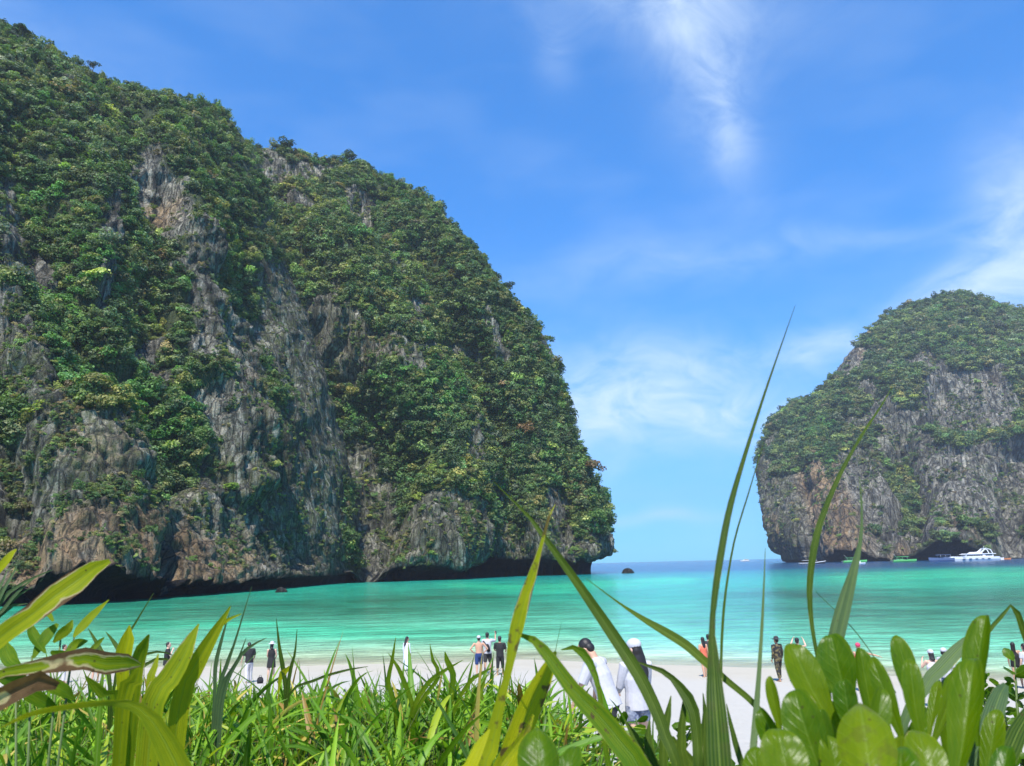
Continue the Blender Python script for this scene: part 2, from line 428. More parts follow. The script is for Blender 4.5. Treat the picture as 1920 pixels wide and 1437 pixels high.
def build_cliff(name, label, water, lip_dy, overhang, top, left, right, relief, rocks, mosses, oranges, nu, nv, S, mat, flip=False, round_r=30, round_t=35, rock_bias=0.0):
    """water: photo positions of the waterline; lip_dy: how far above it the undercut's lip shows"""
    wl = poly_resample([(x, y) for x, y in water], nu)
    Yw = at_sea(wl[:, 0], wl[:, 1])[:, 1]
    dy = np.interp(wl[:, 0], [p[0] for p in lip_dy], [p[1] for p in lip_dy])
    bottom = np.stack([wl[:, 0], wl[:, 1] - dy, Yw - overhang], -1)
    bk = bottom[:: max(1, nu // 24)]; bk = np.vstack([bk, bottom[-1:]])
    left = [tuple(bottom[0])] + left + [top[0]]
    right = [tuple(bottom[-1])] + right + [top[-1]]
    G = coons([tuple(b) for b in bk], top, left, right, nu, nv)
    u = np.linspace(0, 1, nu)[None, :] * np.ones((nv, 1)); v = np.linspace(0, 1, nv)[:, None] * np.ones((1, nu))
    if flip:
        G = G[:, ::-1]
    px, py, Y = G[..., 0], G[..., 1], G[..., 2].copy()
    s = np.clip((u - 0.80) / 0.20, 0, 1); Y += round_r * (1 - np.sqrt(np.maximum(1 - s * s, 0)))
    s = np.clip((v - 0.72) / 0.28, 0, 1); Y += round_t * (1 - np.sqrt(np.maximum(1 - s * s, 0)))
    W = at(px, py, Y)
    edge = (1 - 0.75 * smooth(0.86, 1.0, u)) * (1 - 0.75 * smooth(0.90, 1.0, v))
    sg = -1.0 if flip else 1.0
    n0 = sg * blur(grid_normals(W), 12); n0 /= np.linalg.norm(n0, axis=-1)[..., None]
    Wn = W / S
    nb = fbm(Wn / 30.0, 3)
    # rock / plant cover
    wx, wy = 38 * fbm(Wn / 16.0 + 61, 3), 46 * fbm(Wn / 16.0 + 12, 3)
    nzr = 1.15 * fbm(Wn * np.array([1 / 13., 1 / 13., 1 / 19.]) + 5, 5, 0.68)
    rock = smooth(0.24, 0.56, strokes(px + wx, py + wy, rocks) + nzr * 0.9 + rock_bias)
    # relief: traced ribs and gullies, then pillared, fractured limestone
    d = 0.82 * strokes(px + wx, py + 0.6 * wy, relief) * edge
    d = d + edge * S * (3.4 * nb + 2.2 * fbm(Wn / 12.0 + 3, 3))
    wz = Wn + 2.5 * np.stack([fbm(Wn / 9.0 + 200, 2), fbm(Wn / 9.0 + 230, 2), 0 * nb], -1)
    pil = np.abs(perlin(wz * np.array([1 / 8., 1 / 8., 1 / 60.]) + 20)) * 2 - .6
    pil2 = np.abs(perlin(wz * np.array([1 / 3.6, 1 / 3.6, 1 / 34.]) + 50)) * 2 - .6
    pil3 = np.abs(perlin(wz * np.array([1 / 1.7, 1 / 1.7, 1 / 18.]) + 80)) * 2 - .6
    blk = fbm(Wn * np.array([1 / 6., 1 / 6., 1 / 4.]) + 70, 4, 0.62, ridged=True)
    led = np.abs(perlin(wz * np.array([1 / 26., 1 / 26., 1 / 5.5]) + 110)) * 2 - .6
    d = d + S * (0.5 + 0.5 * edge) * (0.30 + 0.70 * rock) * (1.9 * pil + 1.15 * pil2 + 0.6 * pil3 + 0.8 * blk + 0.45 * led)
    W = W + n0 * d[..., None]
    # undercut notch below the lip, closed down below the water
    rows = []
    lip = W[0]
    base0 = at(px, py, Y)[0]
    tg = np.gradient(base0, axis=0)
    for _ in range(20):
        tg[1:-1] = (tg[:-2] + tg[1:-1] + tg[2:]) / 3
    ins = sg * np.stack([tg[:, 1], -tg[:, 0], 0 * tg[:, 0]], -1); ins /= np.linalg.norm(ins, axis=-1)[:, None] + 1e-9
    zl = lip[:, 2]
    jag = fbm(lip / S / 3.0, 3)[:, None] * 0.8 * S
    for fin, fz in ((0.35, 0.98), (0.8, 0.80), (1.15, 0.5), (1.25, 0.2), (1.2, -0.1), (1.1, None)):
        q = lip - ins * ((fin * (overhang + 2.5 * S) + jag) * (1 - 0.75 * smooth(0.86, 1.0, u[0]))[:, None])
        q[:, 2] = zl * fz if fz is not None else -3.0
        rows.append(q)
    W = np.concatenate([np.array(rows[::-1]), W], 0)
    k = len(rows)
    pad0 = lambda a, val=None: np.concatenate([np.repeat(a[:1], k, 0) if val is None else np.full((k, a.shape[1]), val), a], 0)
    rock2 = pad0(rock, 1.0); tide_shade = np.zeros_like(rock2); tide_shade[:k + 1] = 1.0; tide_shade[k + 1:k + 6] = np.linspace(.7, 0, 5)[:, None]
    px2, py2 = pad0(px), pad0(py)
    # close the body: round the back at the right-hand side and over the top
    ext = []
    for dx, dY in ((4, 18), (22, 60), (70, 150)):
        e = W[:, -1].copy(); c = np.array([0, 0, CAM_Z])
        f = (e[:, 1] + dY * S) / e[:, 1]
        e2 = c + (e - c) * f[:, None]; e2[:, 0] -= sg * dx * S * 0.35; e2[:, 2] = e[:, 2]
        ext.append(e2)
    W = np.concatenate([W] + [e[:, None] for e in ext], 1)
    ke = len(ext)
    padr = lambda a: np.concatenate([a, np.repeat(a[:, -1:], ke, 1)], 1)
    rock2, px2, py2, tide_shade = padr(rock2), padr(px2), padr(py2), padr(tide_shade)
    ex2 = []
    for dz, dY in ((-3, 22), (-14, 70), (-60, 150), (-190, 260)):
        e = W[-1].copy(); e[:, :2] *= ((e[:, 1] + dY * S) / e[:, 1])[:, None]; e[:, 2] = np.maximum(e[:, 2] + dz * S, -3)
        ex2.append(e)
    W = np.concatenate([W, np.array(ex2)], 0)
    kt = len(ex2)
    padt = lambda a: np.concatenate([a, np.repeat(a[-1:], kt, 0)], 0)
    rock2, px2, py2, tide_shade = padt(rock2), padt(px2), padt(py2), padt(tide_shade) * 0 + padt(tide_shade)
    ora = np.clip(strokes(px2, py2, oranges), 0, 1); mo = np.clip(0.25 + strokes(px2, py2, mosses), 0, 1)
    gq = grid_quads(*W.shape[:2])
    me = np_mesh(name, W.reshape(-1, 3), gq[:, ::-1] if flip else gq,
                 {'rock': ('FLOAT', rock2.ravel()), 'orange': ('FLOAT', ora.ravel()), 'moss': ('FLOAT', mo.ravel()), 'tide_shade': ('FLOAT', tide_shade.ravel())})
    o = link(name, me, mat)
    tag(o, label, 'cliff', kind='structure')
    core = W[k:k + nv, :nu]
    return dict(W=core, n=sg * blur(grid_normals(core), 3), px=px, py=py, rock=rock, u=u, v=v)

m_cliff = cliff_material('limestone', 1.0)
m_cliff_far = cliff_material('limestone_distant', 2.6)

NEAR = build_cliff('near_cliff', 'tall forested limestone cliff filling the left, rust-streaked above a dark undercut', water=[(-520, 1152), (-200, 1142), (0, 1137), (200, 1130), (400, 1115), (550, 1103), (664, 1094)],
    lip_dy=[(-520, 40), (0, 36), (200, 36), (330, 30), (420, 22), (550, 20), (664, 17)], overhang=5.0,
    top=[(-520, -160, 190), (-200, -70, 205), (0, 38, 218), (70, 80, 226), (135, 118, 235), (200, 145, 243), (290, 182, 255), (395, 196, 272), (437, 232, 280), (462, 268, 288)],
    left=[(-520, 700, 150), (-520, 300, 165)],
    right=[(668, 1000, 286), (655, 900, 287), (622, 760, 288), (588, 650, 290), (545, 510, 290), (515, 405, 290), (492, 320, 289)],
    relief=[([(30, 250), (90, 420), (120, 600)], 80, -11), ([(150, 650), (240, 770), (345, 890)], 70, -10), ([(150, 830), (190, 1010)], 150, 9),
            ([(345, 470), (370, 640), (440, 780), (475, 900)], 60, 9), ([(190, 300), (180, 520)], 45, 6), ([(295, 385)], 60, -6), ([(575, 600), (612, 800), (640, 1000)], 55, 6),
            ([(300, 200), (335, 330), (400, 470)], 80, 9), ([(430, 430), (500, 620)], 50, -8), ([(265, 560), (290, 680)], 50, -7), ([(20, 560), (60, 740)], 60, 6), ([(520, 860), (560, 1040)], 40, -5),
            ([(310, 1000), (330, 1080)], 30, -5), ([(0, 860), (30, 960)], 60, -5)],
    rocks=[([(-300, 300), (0, 330), (25, 420), (35, 490)], 55, .9), ([(70, 470), (95, 570)], 55, .9), ([(262, 345), (318, 430)], 42, 1.1), ([(190, 390), (205, 560)], 30, .55),
           ([(350, 460), (362, 560), (378, 660)], 46, 1.1), ([(420, 620), (452, 720), (478, 840)], 66, 1.05), ([(540, 540), (575, 700), (605, 850), (625, 1000)], 85, .8), ([(500, 640), (545, 920)], 70, .75),
           ([(-200, 560), (0, 570), (25, 690), (70, 750), (110, 775)], 60, .85), ([(-200, 820), (40, 900)], 90, .75), ([(110, 860), (200, 880), (270, 960)], 90, 1.0), ([(-520, 1040), (300, 1030), (670, 1010)], 190, 1.2),
           ([(330, 960), (450, 980)], 90, .8), ([(395, 780), (425, 920)], 50, .7), ([(300, 640), (310, 720)], 30, .6),
           ([(110, 580), (150, 690), (235, 745), (330, 830), (345, 920)], 75, -1.0), ([(430, 920)], 40, -.8), ([(520, 730)], 45, -.6), ([(490, 880), (505, 950)], 35, -.6), ([(140, 785), (215, 795)], 45, -.7), ([(0, 1010)], 40, -1), ([(470, 560), (520, 760), (560, 860)], 40, -.45)],
    mosses=[([(540, 540), (620, 1000)], 140, .8), ([(400, 900), (560, 1020)], 120, .7), ([(0, 880), (250, 900)], 160, .7), ([(-400, 700), (60, 720)], 120, .8), ([(330, 500), (480, 800)], 90, .35)],
    oranges=[([(60, 1060), (260, 1050), (420, 1060)], 95, .95), ([(130, 880), (190, 880)], 50, .5), ([(300, 400)], 45, .9), ([(250, 980), (330, 1000)], 60, .5), ([(560, 1050), (640, 1060)], 40, .5), ([(-300, 1050), (0, 1050)], 90, .5), ([(440, 720), (450, 800)], 20, .4)],
    nu=340, nv=430, S=1.0, mat=m_cliff, rock_bias=.13)

FARH = build_cliff('far_headland', 'domed green headland behind the near cliff, dropping steeply to the open sea', water=[(560, 1098), (640, 1094), (760, 1090), (900, 1083), (1000, 1080), (1090, 1078), (1122, 1077)],
    lip_dy=[(560, 26), (760, 27), (850, 33), (950, 33), (1050, 30), (1122, 26)], overhang=7.0,
    top=[(400, 262, 350), (480, 280, 362), (540, 284, 370), (590, 296, 376), (650, 305, 384), (700, 322, 390), (765, 352, 396), (815, 385, 398), (845, 420, 396)],
    left=[(620, 900, 300), (560, 600, 320), (430, 400, 340)],
    right=[(1146, 1034, 346), (1144, 985, 352), (1120, 905, 358), (1085, 830, 364), (1060, 750, 368), (1034, 660, 374), (1000, 606, 380), (950, 556, 386), (920, 525, 388), (880, 472, 392)],
    relief=[([(560, 640), (640, 770), (745, 870), (700, 1010)], 80, -18), ([(620, 470), (760, 700), (850, 880), (830, 1010)], 95, 14), ([(690, 400)], 65, -9), ([(560, 390)], 45, 6), ([(865, 500), (930, 680), (990, 850), (1015, 1000)], 60, 10),
            ([(800, 470), (870, 680), (930, 850)], 50, -9), ([(1040, 900), (1060, 1010)], 40, -6), ([(520, 330), (600, 330)], 40, -5), ([(720, 560), (700, 660)], 40, -6)],
    rocks=[([(500, 305), (545, 335), (600, 325)], 42, .95), ([(535, 400), (575, 412)], 32, .8), ([(650, 385), (690, 400), (695, 440)], 44, .95), ([(600, 590), (650, 640), (690, 690)], 55, .8), ([(690, 660), (745, 690)], 45, .8),
           ([(780, 590), (800, 690)], 40, .75), ([(915, 610), (945, 690)], 34, .75), ([(1010, 640), (1020, 680)], 24, .6), ([(660, 830), (715, 900), (705, 970)], 62, .95), ([(848, 830), (856, 880)], 34, .85),
           ([(895, 930), (935, 985)], 42, .9), ([(765, 1000), (830, 975), (850, 1030)], 55, 1.0), ([(600, 1070), (700, 1065), (900, 1045), (1000, 1035), (1150, 1040)], 58, 1.2), ([(1040, 950), (1065, 1030)], 44, .8),
           ([(730, 490), (745, 500)], 28, .7), ([(860, 640), (880, 700)], 24, .5), ([(980, 760), (1000, 820)], 24, .4), ([(560, 620), (590, 640)], 40, .7)],
    mosses=[([(600, 600), (760, 900), (900, 1040)], 200, .55), ([(950, 1020), (1130, 1020)], 60, .5), ([(520, 320), (690, 420)], 80, .3)],
    oranges=[([(540, 330)], 22, .8), ([(700, 425), (690, 440)], 20, .5), ([(670, 650), (720, 690)], 40, .35), ([(840, 980)], 30, .3)],
    nu=340, nv=400, S=1.25, mat=m_cliff, rock_bias=-.06)

ISLE = build_cliff('right_island', 'grey rounded limestone island with green top standing across the bay', water=[(1468, 1055.6), (1520, 1055), (1640, 1053.2), (1760, 1051), (1900, 1048), (2060, 1044.5), (2400, 1037)],
    lip_dy=[(1468, 3), (1530, 6), (1580, 4), (1600, 10), (1650, 16), (1690, 11), (1715, 3), (1740, 7), (1800, 4), (1920, 12), (2400, 8)], overhang=3.0,
    top=[(1476, 762, 985), (1530, 741, 975), (1578, 688, 970), (1620, 628, 965), (1680, 588, 958), (1750, 563, 950), (1805, 555, 945), (1860, 568, 940), (1925, 590, 935), (2010, 632, 930), (2400, 860, 930)],
    left=[(1437, 1000, 858), (1420, 925, 896), (1418, 872, 922), (1440, 805, 958)],
    right=[(2450, 980, 800), (2430, 920, 880)],
    relief=[([(1800, 750), (1830, 790)], 75, -22), ([(1690, 850), (1702, 940), (1725, 1010)], 40, -28), ([(1800, 930), (1780, 1035)], 85, 16), ([(1560, 890), (1590, 1030)], 55, 14), ([(1740, 840), (1910, 838)], 30, 15),
            ([(1470, 900), (1490, 1030)], 45, 8), ([(1525, 930), (1530, 1040)], 25, -12), ([(1640, 970), (1650, 1030)], 40, -10), ([(1910, 880), (1900, 1040)], 40, -16), ([(1640, 700), (1700, 760)], 60, 10), ([(1990, 880), (2010, 1040)], 70, 14)],
    rocks=[([(1765, 755), (1800, 730), (1860, 745), (1870, 800), (1760, 800)], 62, 1.15), ([(1670, 800), (1700, 815), (1730, 790)], 46, .95), ([(1575, 690), (1600, 670), (1625, 660)], 32, .9), ([(1690, 690), (1760, 680)], 34, .55),
           ([(1420, 990), (1500, 960), (1640, 960), (1800, 940), (1990, 930), (2400, 960)], 120, 1.25), ([(1440, 880), (1450, 840)], 26, .5), ([(1580, 850), (1650, 850)], 55, .7), ([(1740, 870), (1800, 880), (1930, 900)], 42, .6), ([(1610, 780), (1640, 760)], 40, .5),
           ([(1900, 740), (2100, 770)], 60, .5), ([(1530, 800), (1560, 880)], 40, -.6), ([(1695, 860), (1705, 930)], 30, -1.1), ([(1650, 870), (1680, 860)], 30, -.5), ([(1470, 940), (1490, 1010)], 32, -.5), ([(1640, 1000), (1655, 1005)], 22, -.8), ([(1760, 835), (1920, 838)], 26, -.7), ([(1860, 890), (1880, 900)], 20, -.5)],
    mosses=[([(1440, 860), (1480, 1010)], 60, .8), ([(1560, 780), (1700, 860)], 90, .4), ([(1850, 900), (1920, 930)], 60, .4)],
    oranges=[([(1535, 890), (1560, 960), (1590, 1015)], 58, 1.7), ([(1445, 990), (1470, 1040)], 34, 1.4), ([(1680, 1030), (1710, 1035)], 30, .8), ([(1800, 1000), (1830, 1020)], 30, .45), ([(1620, 665)], 20, .6), ([(1450, 905)], 15, .5), ([(1860, 720)], 30, .25)],
    nu=340, nv=300, S=2.6, mat=m_cliff_far, flip=True, round_r=30, round_t=60)

# ------------------------------------------------------------------ forest on the cliffs
def leaf_material(name, attr=None, base=(0.05, 0.09, 0.03), rough=0.55, trans=0.32):
    m, t = new_mat(name)
    oc = t.n('ShaderNodeTexCoord').outputs['Object']
    if attr:
        b = t.n('ShaderNodeAttribute', None, attribute_type='INSTANCER', attribute_name=attr).outputs['Color']
    else:
        b = t.n('ShaderNodeRGB').outputs[0]; b.default_value = (*base, 1)
    sh = t.n('ShaderNodeAttribute', None, attribute_name='shade').outputs['Fac']
    c = t.mix(1.0, b, t.ramp(sh, [(0.0, (0.62, 0.66, 0.60)), (0.6, (1.0, 1.0, 1.0)), (1.0, (1.5, 1.42, 1.25))]), 'MULTIPLY')
    bs = princ(t, **{'Base Color': c, 'Roughness': rough, 'Specular IOR Level': 0.35})
    tr = t.n('ShaderNodeBsdfTranslucent', {'Color': t.mix(1.0, c, (1.1, 1.3, 0.5), 'MULTIPLY')})
    finish(t, t.n('ShaderNodeMixShader', {0: trans, 1: bs.outputs[0], 2: tr.outputs[0]}).outputs[0])
    return m
m_forest = leaf_material('forest_leaves', 'crown_colour')

def crown_mesh(seed, nleaf=430, squash=0.8, leaf=0.13, lobes=7, spread=0.62):
    """one leafy crown of about unit radius: leaves over the skins of several lobes"""
    r = np.random.default_rng(seed)
    cen = r.normal(size=(lobes, 3)) * spread * np.array([0.62, 0.62, 0.40]) + np.array([0, 0, 0.15])
    rad = r.uniform(0.34, 0.62, lobes)
    which = r.choice(lobes, nleaf, p=rad ** 2 / (rad ** 2).sum())
    d = r.normal(size=(nleaf, 3)); d /= np.linalg.norm(d, axis=1)[:, None]
    d[:, 2] = np.where(d[:, 2] < -0.35, -d[:, 2], d[:, 2])
    c = cen[which] + d * (rad[which] * r.uniform(0.70, 1.08, nleaf))[:, None] * np.array([1, 1, squash])
    nrm = d + 0.42 * r.normal(size=(nleaf, 3)) + np.array([0, 0, 0.35]); nrm /= np.linalg.norm(nrm, axis=1)[:, None]
    a = np.cross(nrm, r.normal(size=(nleaf, 3))); a /= np.linalg.norm(a, axis=1)[:, None] + 1e-9
    b = np.cross(nrm, a)
    L = (leaf * r.uniform(0.6, 1.5, nleaf))[:, None]
    Wd = L * r.uniform(0.45, 0.8, nleaf)[:, None]
    V = np.stack([c - a * L, c - b * Wd + nrm * L * .15, c + a * L, c + b * Wd + nrm * L * .15], 1).reshape(-1, 3)
    Q = np.arange(nleaf * 4).reshape(-1, 4)
    sh = np.repeat(np.clip(r.normal(0.5, 0.22, nleaf), 0, 1), 4)
    return np_mesh('crown', V, Q, {'shade': ('FLOAT', sh)}, smooth_shade=False)
protos = []
for s in range(7):
    me = crown_mesh(100 + s, nleaf=[300, 340, 260, 310, 360, 240, 280][s], leaf=0.125, squash=[.75, .9, .6, 1.2, .8, 1.5, .7][s], lobes=[7, 9, 6, 7, 11, 5, 8][s])
    me.materials.append(m_forest)
    protos.append(bpy.data.objects.new('crown_shape', me))
def scatter(name, label, pts, rot, scl, colr, idx, cat='forest'):
    me = bpy.data.meshes.new(name)
    me.vertices.add(len(pts)); me.vertices.foreach_set('co', np.ascontiguousarray(pts, np.float32).ravel())
    for nm, typ, arr, key in (('turn', 'FLOAT_VECTOR', rot, 'vector'), ('size', 'FLOAT_VECTOR', scl, 'vector'), ('crown_colour', 'FLOAT_COLOR', colr, 'color'), ('pick', 'INT', idx, 'value')):
        a = me.attributes.new(nm, typ, 'POINT')
        a.data.foreach_set(key, np.ascontiguousarray(arr, np.int32 if typ == 'INT' else np.float32).ravel())
    o = link(name, me)
    ng = bpy.data.node_groups.new(name, 'GeometryNodeTree')
    ng.interface.new_socket('Geometry', in_out='INPUT', socket_type='NodeSocketGeometry')
    ng.interface.new_socket('Geometry', in_out='OUTPUT', socket_type='NodeSocketGeometry')
    N = ng.nodes; Lk = ng.links.new
    gi, go = N.new('NodeGroupInput'), N.new('NodeGroupOutput')
    jn = N.new('GeometryNodeJoinGeometry')
    for p in reversed(protos):
        oi = N.new('GeometryNodeObjectInfo'); oi.inputs['Object'].default_value = p; oi.inputs['As Instance'].default_value = True
        Lk(oi.outputs['Geometry'], jn.inputs[0])
    def named(nm, typ):
        a = N.new('GeometryNodeInputNamedAttribute'); a.data_type = typ; a.inputs['Name'].default_value = nm
        return a.outputs[0]
    ip = N.new('GeometryNodeInstanceOnPoints')
    ip.inputs['Pick Instance'].default_value = True
    Lk(gi.outputs[0], ip.inputs['Points']); Lk(jn.outputs[0], ip.inputs['Instance'])
    Lk(named('pick', 'INT'), ip.inputs['Instance Index'])
    er = N.new('FunctionNodeEulerToRotation'); Lk(named('turn', 'FLOAT_VECTOR'), er.inputs[0]); Lk(er.outputs[0], ip.inputs['Rotation'])
    Lk(named('size', 'FLOAT_VECTOR'), ip.inputs['Scale'])
    Lk(ip.outputs[0], go.inputs[0])
    md = o.modifiers.new('leaf_clumps', 'NODES'); md.node_group = ng
    tag(o, label, cat, kind='stuff')
    return o
PAL = np.array([(0.050, 0.098, 0.042), (0.085, 0.150, 0.058), (0.125, 0.190, 0.070), (0.180, 0.215, 0.088), (0.235, 0.255, 0.080), (0.150, 0.190, 0.125), (0.230, 0.195, 0.115), (0.085, 0.190, 0.055)]) * np.array([1.06, 1.03, .84])
def forest(name, label, C, n, size, tints, seed=1, shrubs=0.25, scrub=False):
    r = np.random.default_rng(seed)
    px, py, W, nn, rock = C['px'], C['py'], C['W'], C['n'], C['rock']
    area = np.abs(np.cross(np.stack([np.gradient(px, axis=1), np.gradient(py, axis=1)], -1), np.stack([np.gradient(px, axis=0), np.gradient(py, axis=0)], -1)))
    veg = (1 - rock) ** 1.5 + 0.16 * shrubs * 4 * smooth(-0.1, 0.5, fbm(W / 9.0 + 90, 3))
    if scrub:
        veg = rock * smooth(-0.12, 0.42, fbm(W * np.array([1 / 7., 1 / 7., 1 / 15.]) / C.get('S', 1.0) + 130, 4, 0.65)) ** 2
    veg = veg * (0.55 + 0.8 * smooth(-0.25, 0.35, fbm(W / 12.0 + 44, 3)))
    base_y = np.maximum(py[0], 0)[None, :]
    veg = veg * smooth(2.0, 14.0 * C.get('k', 1.0), W[..., 2]) * (px > -340)
    p = (area * veg).ravel(); p /= p.sum()
    i = r.choice(p.size, n, p=p)
    pos = W.reshape(-1, 3)[i] + r.normal(size=(n, 3)) * size * 0.25
    nr_ = nn.reshape(-1, 3)[i]; ppx, ppy = px.ravel()[i], py.ravel()[i]; rk = rock.ravel()[i]
    s = size * np.minimum(r.lognormal(-0.20, 0.50, n), 1.75) * (1 - 0.45 * rk)
    pos = pos + nr_ * (s * 0.22)[:, None] + np.array([0, 0, 1]) * (s * 0.25)[:, None]
    steep = np.clip(1 - nr_[:, 2], 0, 1)
    scl = np.stack([s * r.uniform(.85, 1.2, n), s * r.uniform(.85, 1.2, n), s * r.uniform(.75, 1.15, n)], -1)
    rot = np.stack([r.normal(0, .18, n) - 0.25 * nr_[:, 1] * steep, r.normal(0, .18, n) + 0.25 * nr_[:, 0] * steep, r.uniform(0, 6.28, n)], -1)
    zone = fbm(pos / 22.0 + 7, 3)
    wts = np.tile(np.array([.15, .26, .27, .17, .035, .09, .02, .0]), (n, 1))
    wts[:, 3] += 0.25 * np.clip(zone, 0, 1); wts[:, 0] += 0.35 * np.clip(-zone, 0, 1)
    for pts, rad, k, v in tints:
        wts[:, k] += v * (1 - smooth(.4 * rad, rad, seg_dist(ppx, ppy, pts)))
    wts[:, 6] += 0.12 * rk; wts[:, 3] += 0.2 * rk
    cum = np.cumsum(wts / wts.sum(1)[:, None], 1)
    k = (r.random(n)[:, None] > cum).sum(1).clip(0, 7)
    cl = PAL[k] * r.lognormal(0.12, .30, n)[:, None] * (1 + r.normal(0, .08, (n, 3)))
    cl = np.concatenate([np.clip(cl, 0.004, .6), np.ones((n, 1))], -1)
    return scatter(name, label, pos, rot, scl, cl, r.integers(0, len(protos), n))
forest('cliff_forest', 'dense dark green jungle clinging to the near left cliff', NEAR, 15000, 1.62,
       [([(60, 330), (130, 560)], 80, 7, .6), ([(170, 720), (300, 780)], 90, 7, 1.2), ([(330, 850)], 50, 0, .6), ([(130, 790), (230, 800)], 55, 4, .8), ([(140, 800)], 60, 6, .6), ([(470, 890), (510, 940)], 50, 4, .7),
        ([(480, 350), (520, 430)], 60, 0, .8), ([(430, 930)], 30, 4, 1.5), ([(300, 490)], 30, 6, .6), ([(60, 180), (260, 330)], 120, 5, .25)], seed=3)
forest('headland_forest', 'dense mixed green jungle covering the far domed headland', FARH, 17000, 2.1,
       [([(560, 380)], 50, 4, .8), ([(600, 680), (720, 860)], 90, 0, .9), ([(640, 760), (800, 740)], 60, 7, .5), ([(900, 560), (1100, 900)], 80, 0, .5), ([(830, 940)], 60, 4, .5), ([(700, 500), (800, 640)], 80, 3, .3),
        ([(1100, 910)], 40, 6, .8), ([(520, 500), (600, 560)], 60, 3, .5), ([(960, 760), (1000, 850)], 60, 0, .4)], seed=5)
ISLE['k'] = 3
forest('island_forest', 'low green scrub forest over the rounded limestone island', ISLE, 16000, 4.0,
       [([(1530, 800), (1560, 870)], 40, 7, .4), ([(1690, 880)], 30, 4, .6), ([(1850, 830), (1920, 840)], 40, 4, .35), ([(1620, 640), (1900, 650)], 90, 5, .3), ([(1450, 800), (1500, 760)], 40, 0, .6), ([(1480, 980)], 40, 4, .3)], seed=8)
NEAR['S'] = FARH['S'] = 1.0; ISLE['S'] = 2.6
forest('cliff_scrub', 'thin dry scrub and creepers on the bare rock of the near cliff', NEAR, 9000, 0.85, [([(470, 890), (510, 940)], 60, 4, 1.0), ([(150, 800)], 80, 6, 1.0)], seed=13, scrub=True)
forest('headland_scrub', 'thin scrub and creepers on the bare rock of the far headland', FARH, 6000, 1.15, [], seed=14, scrub=True)
forest('island_scrub', 'thin scrub on the bare rock faces of the island', ISLE, 7000, 1.9, [], seed=15, scrub=True)

# ------------------------------------------------------------------ the air over the bay
m_haze, t = new_mat('sea_haze')
vol = t.n('ShaderNodeVolumePrincipled', {'Color': (0.88, 0.92, 1.0, 1), 'Density': 0.00013, 'Anisotropy': 0.2})
t.t.links.new(vol.outputs[0], t.n('ShaderNodeOutputMaterial').inputs['Volume'])
hv = [(x, y, z) for z in (-9, 460) for x, y in ((-5400, -60), (5400, -60), (5400, 5400), (-5400, 5400))]
hm_ = bpy.data.meshes.new('haze'); hm_.from_pydata(hv, [], [(3, 2, 1, 0), (4, 5, 6, 7), (0, 1, 5, 4), (1, 2, 6, 5), (2, 3, 7, 6), (3, 0, 4, 7)])
tag(link('haze', hm_, m_haze), 'thin pale sea haze over the whole bay', 'haze', kind='stuff')

